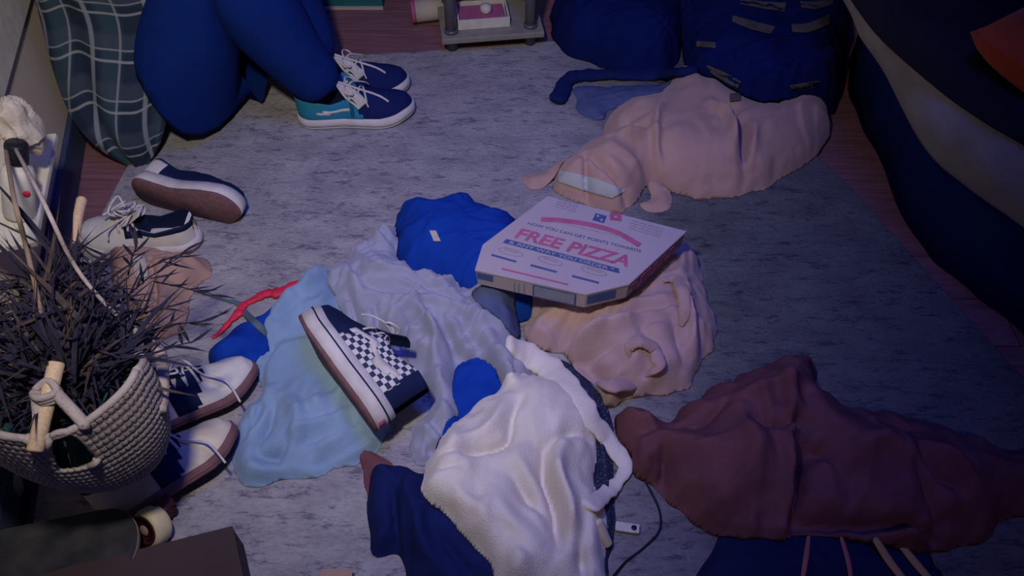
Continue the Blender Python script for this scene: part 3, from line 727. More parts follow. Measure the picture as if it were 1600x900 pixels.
# grey lilac shirt
cloth('shirt', M_lilac, [(612, 352), (575, 372), (545, 398), (519, 428), (524, 470), (548, 515), (590, 540), (640, 562), (664, 600), (668, 640), (640, 668), (640, 700), (652, 722), (690, 712), (716, 672), (722, 640), (706, 602), (722, 570), (760, 572), (782, 592), (790, 622), (820, 604), (828, 575), (812, 540), (806, 500), (792, 474), (742, 472), (700, 446), (660, 430), (628, 420), (620, 385)],
      rim=.022, dome=.045, R0=.10, wr=.015, wl=.055, ang=-35, rip=.006, label='grey lilac shirt crumpled between the pale blue shirt and the cream fleece', cat='shirt', seed=4,
      folds=[([(560, 435), (620, 432), (680, 440), (740, 470)], .012, .012), ([(586, 478), (590, 520)], -.016, .006), ([(600, 520), (620, 490), (660, 475), (700, 480), (730, 500)], .014, .010), ([(620, 530), (640, 505), (680, 495)], -.012, .007),
             ([(690, 500), (710, 540), (715, 570)], -.014, .008), ([(740, 500), (770, 540), (800, 580)], .012, .014), ([(720, 520), (745, 550)], .010, .01), ([(650, 480), (680, 520), (672, 560)], .012, .009), ([(542, 450), (556, 500)], -.014, .006),
             ([(672, 660), (666, 700)], -.014, .006), ([(700, 630), (690, 690)], .012, .012), ([(800, 540), (812, 600)], -.01, .006)])
cloth('cloth', M_slate, [(740, 482), (770, 478), (800, 472), (806, 500), (812, 530), (790, 536), (765, 520), (742, 505)], rim=.02, dome=.02, wr=.004, label='small slate blue cloth peeping out just left of the blush blanket, under the pizza box', cat='cloth', seed=21)
cloth('t_shirt', M_hazenavy, [(722, 566), (768, 574), (782, 602), (784, 630), (745, 662), (705, 705), (684, 722), (690, 690), (718, 650), (708, 610)], z=.03, rim=.012, dome=.02, R0=.06, wr=.003, label='navy t-shirt showing between the grey lilac shirt and cream fleece', cat='t-shirt', seed=5)
# navy garment bottom left
cloth('cloth_scrap', M_brown, [(566, 716), (600, 714), (618, 730), (605, 770), (590, 812), (576, 800), (570, 760)], rim=.012, dome=.008, wr=.002, label='dark brown scrap of cloth at the left edge of the navy jumper', cat='cloth', seed=22)
cloth('jumper', M_inkblue, [(580, 738), (620, 726), (668, 736), (690, 700), (720, 700), (760, 800), (830, 930), (660, 940), (625, 866), (586, 862), (576, 810)], rim=.028, dome=.03, wr=.006, wl=.06, label='dark navy jumper under the lower left side of the cream fleece', cat='jumper', seed=6, ang=70,
      folds=[([(612, 760), (620, 850)], -.012, .007), ([(640, 750), (660, 850), (700, 900)], .014, .014), ([(680, 830), (740, 900)], -.01, .008)])
# flecked knit scarf under fleece
cloth('scarf', M_knit, [(868, 560), (905, 572), (930, 600), (955, 650), (958, 720), (962, 800), (955, 860), (950, 930), (900, 930), (905, 800), (900, 700), (880, 620)], rim=.012, dome=.008, wr=.003, label='black and white flecked knit scarf under the right side of the cream fleece', cat='scarf', seed=7,
      folds=[([(935, 640), (950, 760), (950, 900)], .008, .006), ([(920, 640), (935, 760), (935, 900)], -.006, .004)])
# blush fleece under the box
cloth('blanket', M_blush, [(862, 440), (826, 490), (820, 528), (842, 548), (884, 552), (905, 580), (930, 612), (946, 634), (985, 622), (1040, 616), (1078, 596), (1108, 556), (1124, 512), (1108, 470), (1090, 410), (1062, 392), (980, 420), (900, 420)],
      rim=.030, dome=.055, R0=.10, wr=.010, wl=.065, ang=20, rip=.007, label='blush beige fleece blanket bunched under the pizza box', cat='blanket', seed=8,
      folds=[([(840, 505), (880, 530), (930, 520), (975, 510)], .022, .014), ([(870, 545), (910, 545), (960, 540)], -.022, .010), ([(900, 560), (920, 590), (935, 620)], .018, .010), ([(925, 555), (940, 575), (975, 580)], -.024, .012),
             ([(1065, 430), (1078, 500), (1100, 560)], .016, .012), ([(1050, 500), (1070, 560)], -.014, .009), ([(945, 610), (990, 600), (1030, 575)], .018, .012), ([(1000, 520), (1020, 540)], -.016, .01)])
# pink beige jacket upper right
cloth('jacket', M_pink, [(1062, 110), (1100, 130), (1140, 150), (1180, 172), (1230, 160), (1285, 150), (1300, 205), (1262, 248), (1195, 288), (1115, 304), (1062, 298), (1018, 280), (996, 306), (968, 326), (920, 314), (866, 290), (876, 262), (908, 232), (944, 214), (948, 180), (980, 164), (1022, 152)],
      z=.03, rim=.035, dome=.07, R0=.13, wr=.005, wl=.11, ang=15, label='dusty beige canvas jacket with pale cuff band, heaped above the pizza box', cat='jacket', seed=9,
      folds=[([(1030, 170), (1024, 200), (1035, 240), (1075, 275)], .014, .010), ([(1140, 172), (1158, 205), (1168, 240)], -.030, .010), ([(1110, 165), (1140, 190), (1150, 230)], .020, .012), ([(1180, 200), (1175, 240)], .012, .012),
             ([(914, 234), (918, 258), (926, 280)], -.018, .005), ([(918, 236), (955, 258), (990, 280)], -.016, .005), ([(955, 205), (985, 212), (1012, 205)], .014, .012), ([(985, 185), (1010, 196)], -.016, .010), ([(1060, 270), (1150, 288), (1230, 255)], -.012, .012), ([(950, 230), (1000, 245), (1040, 270)], .010, .015)],
      patches=[('cuff_band', M_cuff, [(873, 266), (905, 272), (945, 284), (978, 298)], [(870, 283), (900, 294), (930, 303), (956, 310)], .003)])
cloth('sock', M_pink, [(818, 276), (850, 262), (880, 252), (892, 246), (880, 268), (850, 288), (826, 292)], rim=.012, dome=.008, wr=.002, label='thin beige sock end left of the beige jacket cuff', cat='sock', seed=23)
cloth('glove', M_pink, [(1012, 292), (1030, 290), (1052, 306), (1048, 322), (1020, 326), (1000, 318), (1014, 308)], rim=.012, dome=.008, wr=.002, label='small beige glove just below the beige jacket, above the box', cat='glove', seed=24)
# cream fleece
cloth('fleece_jacket', M_fleece, [(826, 586), (795, 602), (755, 630), (715, 668), (668, 724), (662, 770), (672, 802), (712, 838), (762, 890), (800, 950), (945, 950), (950, 880), (944, 800), (930, 760), (936, 700), (926, 650), (900, 612), (862, 588)],
      z=.03, rim=.04, dome=.055, R0=.12, wr=.0034, wl=.12, ang=55, rip=.003, label='cream fleece jacket lying in front at the bottom centre', cat='jacket', seed=10, edge=.014,
      folds=[([(812, 620), (800, 650), (790, 688), (735, 706), (690, 715)], -.014, .008), ([(790, 610), (770, 660), (720, 690)], .012, .014), ([(848, 700), (850, 740), (868, 790), (872, 850)], -.030, .010), ([(880, 690), (872, 730), (890, 790), (900, 850)], .022, .014),
             ([(800, 740), (830, 780), (862, 810)], -.016, .010), ([(812, 720), (840, 760)], .010, .012), ([(770, 760), (800, 820), (850, 860)], .012, .020), ([(906, 830), (912, 870), (915, 900)], -.026, .012), ([(690, 740), (720, 736)], -.010, .006), ([(672, 760), (720, 790), (780, 860)], .008, .02), ([(930, 800), (935, 860)], .012, .012), ([(858, 690), (895, 665), (925, 668)], -.012, .008)])
fj = bpy.data.objects['fleece_jacket']
# local parenting helper for tubes: world mesh, object offset of parent
def to_child(o, parent):
    pl = parent.location.copy(); wl_ = o.location.copy(); o.parent = parent; o.location = wl_ - pl; return o
st_ = ribbon_on('sleeve', M_fleece, [(792, 536), (822, 556), (858, 574), (888, 606), (918, 648), (950, 686), (974, 722), (968, 748), (945, 772), (918, 792)], [.020, .028, .028, .025, .022, .018, .015, .013, .015, .019], .42, wob=.10, n=20)
to_child(st_, fj)
to_child(ribbon_on('toggle', M_cream, [(934, 812), (944, 836), (952, 852)], [.008, .009, .008], .7), fj)
# curled hem of the blush blanket
bl_ = bpy.data.objects['blanket']
to_child(ribbon_on('rolled_hem', M_blush, [(990, 566), (984, 545), (1002, 532), (1024, 546), (1026, 572), (1000, 592), (960, 602), (930, 596)], [.003, .010, .014, .013, .013, .015, .018, .003], .55, wob=.1, n=16, lift=1.5), bl_)
to_child(ribbon_on('hem_fold', M_blush, [(1034, 436), (1056, 436), (1068, 456), (1070, 486), (1064, 510)], [.004, .013, .013, .012, .004], .5, lift=1.2, wob=.1, n=16), bl_)
# rust brown coat
cloth('drawstring_bag', M_black, [(1118, 850), (1150, 830), (1300, 820), (1420, 830), (1462, 880), (1480, 950), (1110, 950)], z=.02, rim=.03, dome=.02, wr=.005, label='black drawstring bag in the bottom right, below the brown coat', cat='bag', seed=12)
cloth('coat', M_brown, [(966, 648), (985, 640), (1022, 650), (1042, 650), (1072, 626), (1120, 596), (1175, 566), (1235, 556), (1284, 566), (1292, 612), (1320, 634), (1400, 640), (1480, 664), (1560, 690), (1660, 700), (1680, 790), (1600, 806), (1540, 838), (1480, 856), (1400, 862), (1300, 850), (1200, 846), (1130, 832), (1080, 806), (1030, 764), (985, 716)],
      z=.04, rim=.045, dome=.085, R0=.17, wr=.013, wl=.12, ang=10, rip=.008, label='rust brown canvas coat crumpled at the lower right', cat='coat', seed=13, edge=.016,
      folds=[([(1250, 655), (1256, 700), (1256, 740), (1262, 790)], -.035, .010), ([(1232, 650), (1240, 720), (1250, 800)], .018, .014), ([(1256, 690), (1290, 702), (1310, 720)], -.030, .016), ([(1262, 790), (1340, 796), (1420, 798), (1500, 806)], -.034, .010), ([(1270, 815), (1360, 822), (1470, 826)], .022, .012),
             ([(1045, 665), (1050, 700), (1036, 750)], -.026, .010), ([(1070, 645), (1110, 640), (1150, 600)], -.016, .012), ([(1130, 610), (1200, 600), (1270, 590)], .016, .018), ([(1180, 655), (1220, 665), (1250, 650)], -.018, .008), ([(1220, 580), (1245, 640)], .014, .014),
             ([(1440, 700), (1475, 735), (1510, 750)], -.024, .009), ([(1430, 720), (1470, 770), (1490, 790)], -.014, .008), ([(1450, 690), (1500, 720), (1530, 750)], .018, .012), ([(1380, 650), (1440, 660)], -.014, .01), ([(1000, 660), (1018, 700), (1010, 740)], .018, .014), ([(1300, 720), (1380, 690), (1420, 690)], .014, .02), ([(1150, 640), (1180, 700), (1170, 780)], .012, .03)])
db = bpy.data.objects['drawstring_bag']
for k, (pts, m) in enumerate([([(1264, 836), (1258, 880), (1252, 915)], M_pinkcord), ([(1314, 838), (1326, 880), (1330, 915)], M_pinkcord), ([(1366, 840), (1392, 880), (1420, 915)], M_gold), ([(1408, 852), (1436, 886), (1462, 915)], M_gold)]):
    o = ribbon_on('drawstring', m, pts, [.003, .0045, .004, .003] if k < 2 else [.006, .0075, .007, .005], .5, label='pink cord' if k < 2 else 'yellow flat strap'); to_child(o, db)
# charger tag and cord
t0, t1 = P(962, 822, .02), P(1004, 828, .02)
d = (t1 - t0) / np.linalg.norm(t1 - t0)
e = empty('usb_adapter', M=frame(t0, t1), label='small pale plastic adapter with a black end on the rug, right of the scarf', cat='adapter')
MB().box((-.006, 0, .0), (.036, .017, .007)).build('body_shell', M_trim, e, False, bevel=.002)
MB().box((.0145, 0, .0), (.006, .016, .0074)).build('end_cap', M_trim, e, False, bevel=.001); MB().lathe([(.001, .003), (.0048, .0032), (.0048, .0042), (.001, .0046)], (.008, 0, .0)).build('hole', M_blk, e)
ribbon_on('cable', M_blk, [(1002, 742), (1018, 770), (1031, 800), (1030, 830), (1006, 856), (978, 878), (955, 905)], .0022, .9, label='thin black cable looping on the rug beside the scarf', cat='cable')
# tan paper bag behind the plant
cloth('paper_bag', M_paper, [(168, 402), (200, 392), (240, 392), (290, 398), (322, 404), (330, 425), (302, 452), (290, 500), (270, 520), (232, 524), (205, 490), (180, 450)], rim=.035, dome=.03, wr=.006, wl=.05, label='crumpled tan paper bag behind the spiky plant', cat='bag', seed=14,
      folds=[([(232, 400), (238, 450), (230, 510)], -.014, .006), ([(260, 430), (300, 430)], -.012, .006)], patches=[('pale_label', M_palepaper, [(207, 398), (226, 396)], [(212, 434), (232, 432)], .002)])
# small brown thing bottom centre-left
bx = empty('small_brown_box', tuple(P(528, 905, .02) * [1, 1, 0] + [0, 0, .012]), 'little reddish brown box at the bottom edge of the picture', 'box')
MB().box((0, -.02, .012), (.05, .06, .024)).build('carton', M_paper, bx, False, bevel=.002); MB().box((0, -.02, .0245), (.052, .062, .002)).build('lid', M_paper, bx, False)

# ================================================================== dark clothing and black things, upper right
cloth('backpack', M_darkcloth, [(860, 20), (880, -30), (960, -40), (1060, -30), (1070, 40), (1050, 95), (1000, 100), (930, 84), (880, 62)], z=.05, rim=.06, dome=.08, R0=.12, wr=.006, label='black backpack at the top, right of the little cream rack', cat='backpack', seed=15,
      folds=[([(880, 30), (905, 18), (940, 22)], .012, .01)])
cloth('knit_clothes', M_darkcloth, [(1068, 60), (1058, -40), (1180, -60), (1330, -50), (1330, 60), (1320, 130), (1300, 160), (1240, 172), (1190, 178), (1150, 160), (1110, 140), (1080, 110)], z=.06, rim=.06, dome=.10, R0=.14, wr=.010, wl=.09, label='dark knitted clothes with pale dashes, heaped behind the beige jacket', cat='clothes', seed=16,
      patches=[('pale_stripe', M_stripe, a_, b_, .003) for a_, b_ in [([(1144, 24), (1175, 32), (1212, 42)], [(1144, 34), (1175, 46), (1204, 53)]), ([(1156, -4), (1190, 2), (1228, 4)], [(1156, 6), (1190, 13), (1226, 18)]), ([(1236, 37), (1262, 36), (1296, 22)], [(1238, 50), (1264, 50), (1296, 38)]),
               ([(1250, 2), (1276, 2), (1302, -6)], [(1252, 12), (1276, 14), (1302, 6)]), ([(1088, 64), (1118, 66)], [(1088, 73), (1118, 75)]), ([(1104, 102), (1130, 112), (1158, 128)], [(1108, 112), (1132, 128), (1152, 138)]), ([(1234, 133), (1280, 126)], [(1236, 142), (1278, 136)]), ([(1140, 147), (1156, 145)], [(1140, 159), (1157, 156)])]])
ribbon_on('trouser_leg', M_inkblue, [(1080, 112), (1030, 116), (970, 116), (915, 117), (890, 122), (878, 142), (870, 160)], [.03, .026, .022, .022, .022, .022, .022], .5, wob=.1, n=16, label='dark trouser leg bent at the knee on the rug, left of the beige jacket', cat='trousers')
cloth('towel', M_slate, [(902, 132), (960, 132), (1040, 130), (1030, 152), (960, 168), (940, 185), (905, 172), (900, 150)], rim=.008, dome=.006, wr=.002, label='thin grey blue cloth under the bent dark trouser leg', cat='cloth', seed=17)

# ================================================================== PIZZA BOX
zb = .135
tc_ = [P(*q, zb + .045) for q in [(856, 306), (1072, 361), (983, 443), (916, 459), (743, 421), (755, 382)]]
xa = (tc_[1] - tc_[0]); xa /= np.linalg.norm(xa); ya = np.array([-xa[1], xa[0], 0])       # +y to the back
Wb = np.linalg.norm(tc_[1] - tc_[0]); org = (tc_[0] + tc_[1]) / 2
def loc2(p): d = p - org; return np.array([d @ xa, d @ ya])
lc = [loc2(p) for p in tc_]
print('box local corners', [c.round(3) for c in lc])
D = -(lc[3][1] + lc[4][1]) / 2; Hb = .045
poly = [(lc[0][0], 0), (lc[1][0], 0), (lc[1][0] - .0, lc[2][1] + .0), (lc[3][0], -D), (lc[4][0], -D), (lc[5][0], lc[5][1])]
poly = [tuple(lc[i]) for i in range(6)]
Mb = Matrix.Translation(Vector((org[0], org[1], zb))) @ Matrix((Vector(xa), Vector(ya), Vector((0, 0, 1)))).transposed().to_4x4()
box = empty('pizza_box', M=Mb, label='white cardboard pizza box with red lettering on top of the blankets', cat='box')
def shrink(pl, k): c = np.mean(pl, 0); return [tuple(c + (np.array(p) - c) * k) for p in pl]
mb = MB(); mb.rings([[(x, y, 0) for x, y in shrink(poly, .985)[::-1]], [(x, y, Hb - .002) for x, y in poly[::-1]]]); mb.build('tray', M_boxc, box, False, bevel=.0015)
mb = MB(); mb.rings([[(x, y, Hb - .006) for x, y in shrink(poly, 1.012)[::-1]], [(x, y, Hb) for x, y in shrink(poly, 1.008)[::-1]]]); mb.build('lid', M_boxc, box, False, bevel=.0015)
# print on the lid: coordinates (u right, v back) measured on the photo's lid plane
def LQ(px, py): return loc2(P(px, py, zb + Hb))
def flat_poly(name, pts, m, z=Hb + .0006, parent=box, th=.0004):
    pts = [tuple(p) for p in pts]; ar = sum(pts[i][0] * pts[(i + 1) % len(pts)][1] - pts[(i + 1) % len(pts)][0] * pts[i][1] for i in range(len(pts)))
    if ar < 0: pts = pts[::-1]
    return MB().prism(pts, z - th, z).build(name, m, parent, False)
def text(name, s, m, a, b, height, parent=box, z=Hb + .0008, shear=.0, bold=0, basis=None, stretch=True):
    """text running from a to b (lid coordinates), baseline; height in metres"""
    c = bpy.data.curves.new(name, 'FONT'); c.body = s; c.size = 1; c.shear = shear; c.offset = bold; c.extrude = .0
    o = bpy.data.objects.new(name, c); COL.objects.link(o); dg = bpy.context.evaluated_depsgraph_get(); me = bpy.data.meshes.new_from_object(o.evaluated_get(dg)); bpy.data.objects.remove(o)
    co = np.zeros(len(me.vertices) * 3); me.vertices.foreach_get('co', co); co = co.reshape(-1, 3); w0 = co[:, 0].min(); W = co[:, 0].max() - w0; Hh = co[:, 1].max()
    a = np.array(a, float); b = np.array(b, float); L = np.linalg.norm(b - a); ux = (b - a) / L; uy = np.array([-ux[1], ux[0]])
    out = []
    for x, y, _ in co:
        p = a + ux * (x - w0) / W * L + uy * (y / Hh * height)
        out.append((p[0], p[1], z) if basis is None else tuple(basis(p[0], p[1])))
    me.vertices.foreach_set('co', np.array(out).ravel()); me.materials.clear(); me.materials.append(m); me.update()
    o = bpy.data.objects.new(name, me); COL.objects.link(o); o.parent = parent; return o
def lid_band(name, pts, wid, m):
    c = cr([LQ(*p) for p in pts], 8); L_, R_ = [], []
    for i, p in enumerate(c):
        t = c[min(i + 1, len(c) - 1)] - c[max(i - 1, 0)]; n_ = np.array([-t[1], t[0]]) / np.linalg.norm(t); k = wid if i not in (0, len(c) - 1) else wid * .9
        L_.append(p + n_ * k / 2); R_.append(p - n_ * k / 2)
    z = Hb + .0006; mb = MB(); mb.rings([[(*l, z), (*r, z)] for l, r in zip(L_, R_)], False, close=False); return mb.build(name, m, box, False)
lid_band('red_banner', [(845, 343), (880, 345), (925, 352), (965, 364), (1000, 384)], .013, M_redink)
text('banner_lettering', 'HANDCRAFTED PIZZA REWARDS', M_boxc, LQ(868, 348), LQ(972, 372), .004, z=Hb + .0012)
text('small_lettering', 'NOW YOU CAN GET POINTS TOWARDS', M_blueink, LQ(824, 351), LQ(1001, 395), .0075, bold=.01)
text('large_lettering', 'FREE PIZZA', M_redink, LQ(803, 371), LQ(981, 417), .029, shear=.2, bold=.03)
a, b = LQ(787, 376), LQ(969, 424); t = (b - a) / np.linalg.norm(b - a); n_ = np.array([-t[1], t[0]])
flat_poly('blue_banner', [a - n_ * .006, b - n_ * .006, b + n_ * .006 - t * .004, a + n_ * .006 + t * .004], M_blueink)
text('banner_lettering', '& ANY WAY YOU ORDER *', M_boxc, a + t * .012 - n_ * .004, b - t * .012 - n_ * .004, .0075, z=Hb + .0012, bold=.01)
for (qa, qb, cc_) in [((768, 398), (807, 409), (798, 394)), ((829, 414), (870, 425), (860, 408)), ((894, 431), (936, 442), (928, 424))]:
    a, b = LQ(*qa), LQ(*qb); t = (b - a) / np.linalg.norm(b - a); n_ = np.array([-t[1], t[0]])
    flat_poly('caption_bar', [a - n_ * .003, b - n_ * .003, b + n_ * .002, a + n_ * .002], M_blueink)
    c = LQ(*cc_); ring = [(c[0] + .026 * math.cos(q) , c[1] + .009 * math.sin(q)) for q in np.linspace(0, 2 * math.pi, 25)[:-1]]; ring2 = [(c[0] + .0235 * math.cos(q), c[1] + .0075 * math.sin(q)) for q in np.linspace(0, 2 * math.pi, 25)[:-1]]
    MB().rings([[(x, y, Hb + .0007) for x, y in ring], [(x, y, Hb + .0007) for x, y in ring2]], False).build('oval_icon', M_greyink, box, False)
    text('icon_lettering', 'REWARDS', M_greyink, c - t * .014, c + t * .014, .005)
a, b = LQ(784, 420), LQ(888, 445); t = (b - a) / np.linalg.norm(b - a); n_ = np.array([-t[1], t[0]])
flat_poly('red_line', [a - n_ * .002, b - n_ * .002, b + n_ * .002, a + n_ * .002], M_redink)
for (x0, y0, x1, y1) in [(870, 316, 902, 325), (986, 350, 1034, 364)]:
    a, b = LQ(x0, y0), LQ(x1, y1)
    for k in range(4): text('fine_print', 'every order earns points', M_greyink, a + np.array([0, .008 - k * .0075]), b + np.array([0, .008 - k * .0075]), .0045)
def tile(name, m, px, py, s, rot):
    c = LQ(px, py); tt = (LQ(1072, 361) - LQ(856, 306)); an = math.atan2(tt[1], tt[0]) + R(rot)
    flat_poly(name, [(c[0] + s * math.cos(an + q) * 1.1, c[1] + s * math.sin(an + q)) for q in [R(45 + 90 * k) for k in range(4)]], m); return c, an
c, an = tile('blue_tile', M_blueink, 937, 341, .0155, 0)
for dx, dy in [(-.005, .004), (.005, -.004)]: flat_poly('white_dot', [(c[0] + dx + .0028 * math.cos(q), c[1] + dy + .0028 * math.sin(q)) for q in np.linspace(0, 6.28, 13)[:-1]], M_boxc, Hb + .001)
c, an = tile('red_tile', M_redink, 962, 339, .0155, 14)
flat_poly('white_dot', [(c[0] + .003 * math.cos(q), c[1] + .003 * math.sin(q)) for q in np.linspace(0, 6.28, 13)[:-1]], M_boxc, Hb + .001)
# sides
def side_panel(name, m, i, j, u0, u1, z0, z1, off=.0015):
    a, b = np.array(poly[i]), np.array(poly[j]); t = (b - a); n_ = np.array([t[1], -t[0]]) / np.linalg.norm(t); c = np.mean(poly, 0)
    if n_ @ (a - c) < 0: n_ = -n_
    p0 = a + t * u0 + n_ * off; p1 = a + t * u1 + n_ * off; q0 = p0 - n_ * .001; q1 = p1 - n_ * .001
    return MB().add([(*p0, z0), (*p1, z0), (*p1, z1), (*p0, z1), (*q0, z0), (*q1, z0), (*q1, z1), (*q0, z1)], [(0, 1, 2, 3), (7, 6, 5, 4), (0, 4, 5, 1), (1, 5, 6, 2), (2, 6, 7, 3), (3, 7, 4, 0)]).build(name, m, box, False)
side_panel('printed_panel', M_window, 3, 4, .10, .46, .006, .036)
side_panel('panel_border', M_blueink, 3, 4, .085, .475, .003, .005); side_panel('panel_border', M_blueink, 3, 4, .085, .475, .036, .038); side_panel('panel_border', M_blueink, 3, 4, .085, .10, .005, .036)
side_panel('panel_border', M_blueink, 3, 4, .46, .475, .005, .036)
for u in (.55, .60, .64): side_panel('tab_line', M_greyink, 3, 4, u, u + .008, .004, .034)
side_panel('blue_label', M_blueink, 3, 4, .84, .985, .022, .038); side_panel('blue_label', M_blueink, 2, 3, .30, .96, .014, .036, .0008)
for u in (.04, .2, .3, .42, .55, .7): side_panel('red_mark', M_redink, 1, 2, 1 - u - .08, 1 - u, .012, .034, .0022)
side_panel('hand_slot', M_blueink, 1, 2, .50, .86, .004, .008, .0022)

# ================================================================== CHECKERED SHOE on the shirts
hx, hy = (592, 684), (452, 502)
za = float(hf_get(np.array([P(540, 590, .05)[0]]), np.array([P(540, 590, .05)[1]]))[0])
H, T = P(584, 672, za + .035), P(462, 508, za + .035); H[2] = T[2] = za + .045
xl = Vector((T - H) / np.linalg.norm(T - H)); L_ = float(np.linalg.norm(T - H)); print('checker shoe L', L_, 'z', za)
side_v = Vector((0, 0, 1)).cross(xl)            # horizontal, to the left of heading
right = -side_v if side_v.x < 0 else side_v      # towards +x
zl = (right * math.cos(R(4)) + Vector((0, 0, 1)) * math.sin(R(4))).normalized()   # upper points right and a little up
yl = zl.cross(xl).normalized()
Mm = Matrix.Translation(Vector((H + T) / 2)) @ Matrix((xl, yl, zl)).transposed().to_4x4()
e = empty('checkered_shoe', M=Mm, label='black and white checkerboard lace-up shoe lying on its side on the pale blue shirt', cat='shoe')
S3 = Shoe(L_, 1.05, .024, .041)
S3.make(e, (M_black, M_blacklin, M_whiterub, M_brownsole), [('checkered_panel', M_check, lambda a, t: .08 + .06 * (1 - abs(t)) < a < .62 - .2 * (1 - abs(t)) and abs(t) > .5), *[('side_stripe', M_whiterub, lambda a, t, g=g: t * g > 0 and .12 < a < .62 and abs(abs(t) - .74 - .06 * math.sin((a - .12) * 12)) < .05) for g in (1, -1)]], rnd=12, tongue=M_black, foxstripe=M_black)
lb = MB(); hp_ = [((0.0 - .5) * L_ - .0048, y, z) for y in (-.011, .011) for z in (.010, .023)]
MB().add([hp_[0], hp_[2], hp_[3], hp_[1]], [(0, 1, 2, 3)]).build('heel_label', M_redink, e, solid=.001)

# ================================================================== CRATE, BOTTLE, CRUMPLED PAPER by the left wall
e = empty('wall_shelf', WP(*[-.22, .33]), 'narrow pale shelf on the left wall under the white bottle', 'shelf')
WO = np.array(WP(-.22, .33))
def wbx(s0, s1, z0, z1, o0, o1): return MB().add([np.array(WP(a_, z_, o_)) - WO for a_ in (s0, s1) for o_ in (o0, o1) for z_ in (z0, z1)], [(0, 1, 3, 2), (4, 6, 7, 5), (0, 4, 5, 1), (2, 3, 7, 6), (0, 2, 6, 4), (1, 5, 7, 3)])
wbx(-.40, -.10, .318, .332, .001, .125).build('board', M_trim, e, False, bevel=.003)
for s_ in (-.36, -.14): wbx(s_ - .008, s_ + .008, .24, .318, .001, .012).build('bracket', M_trim, e, False); wbx(s_ - .008, s_ + .008, .306, .318, .012, .10).build('bracket', M_trim, e, False)

cap, bs = Vector(P(25, 222, .47)), Vector(P(32, 335, .335)); ax_ = (cap - bs).normalized()
q = Vector((0, 0, 1)).rotation_difference(ax_).to_matrix()
bt = empty('bottle', tuple(bs), 'milky white plastic bottle with black cap and red mark, by the left wall', 'bottle')
MB().lathe([(.024, 0), (.027, .004), (.027, .085), (.022, .098), (.013, .106), (.013, .112)], (0, 0, 0), 24, Rm=q).build('bottle_body', M_bottle, bt)
MB().lathe([(.017, .108), (.018, .110), (.018, .142), (.016, .145)], (0, 0, 0), 24, Rm=q).build('cap', M_blk, bt)
bdir = Vector((.55, -.8, .2)).normalized(); 
MB().lathe([(.001, .0), (.006, .0005), (.006, .001), (.001, .001)], q @ Vector((.020, -.0185, .06)), 12, Rm=bdir.to_track_quat('Z', 'Y').to_matrix()).build('red_mark', M_red, bt)
pc = P(14, 170, .50); V = []; F = []
n1, n2 = 40, 28
for i in range(n1):
    for j in range(n2):
        th, ph = 2 * math.pi * i / n1, math.pi * (j + .5) / n2; d = np.array([math.sin(ph) * math.cos(th), math.sin(ph) * math.sin(th), math.cos(ph)])
        r = 1 + .35 * (1 - 2 * abs(noise.noise(Vector(d * 1.3)))) + .10 * noise.noise(Vector(d * 4)); V.append(d * r * [.026, .032, .046])
for i in range(n1):
    for j in range(n2 - 1): F.append((i * n2 + j, i * n2 + j + 1, ((i + 1) % n1) * n2 + j + 1, ((i + 1) % n1) * n2 + j))
V = [v + pc * [1, 1, 0] + [0, 0, .46] for v in V]
o = MB().add(V, F).build('crumpled_paper_bag', M_palepaper, None, False, origin=pc * [1, 1, 0] + [0, 0, .4]); tag(o, 'pale crumpled paper bundle above the black capped bottle', 'paper')
MB().tube(cr([(0, 0, .08), (-.02, .01, .16), (-.04, .02, .24)], 4), .002, 6).build('tie_string', M_yarn, o)

# ================================================================== HANGING PLANT in crochet sling
pc_ = P(130, 672, .30); PC = Vector(pc_)
pl = empty('hanging_plant', tuple(PC), 'spiky dark dried plant in a beige crochet sling with wooden dowel', 'plant')
# sling
rows = []; NU, NV = 420, 100; Rr = .118
V = np.zeros((NU, NV, 3))
for i in range(NU):
    th = 2 * math.pi * i / NU
    topz = .142 + .016 * math.cos(th) - .075 * max(0, math.sin(th)) + .022 * math.exp(-((((th - R(245)) + math.pi) % (2 * math.pi) - math.pi) / .35) ** 2) - .014 * math.exp(-((((th - R(295)) + math.pi) % (2 * math.pi) - math.pi) / .45) ** 2)
    for j in range(NV):
        v = j / (NV - 1); ph = v * math.pi / 2 * 1.0
        r = Rr * (math.cos(ph) ** .55 if v < 1 else 0) * (1 + .05 * math.cos(2 * th)); z = topz - (topz + .104) * math.sin(ph) ** 1.0
        st = .0022 * abs(math.sin(i * math.pi / 420 * 84)) * abs(math.sin(j * math.pi / 100 * 26 + (0)))
        k = 1 + st / Rr * 1.6
        V[i, j] = (r * math.cos(th) * k * 1.08, r * math.sin(th) * k * .80, z + st * .3)
pu, pv = proj(V + np.array(PC)); hole = [(74, 640), (90, 640), (124, 682), (152, 710), (140, 728), (92, 734), (78, 704)]
front = V[:, :, 1] < 0
hm = inside(pu, pv, hole) & front
mb = MB(); mb.v = [tuple(p) for p in V.reshape(-1, 3)]
for i in range(NU):
    k = (i + 1) % NU
    for j in range(NV - 1):
        if hm[i, j] and hm[k, j] and hm[i, j + 1] and hm[k, j + 1]: continue
        mb.f.append((i * NV + j, k * NV + j, k * NV + j + 1, i * NV + j + 1)); mb.m.append(0)
mb.build('crochet_sling', M_yarn, pl, solid=.004)
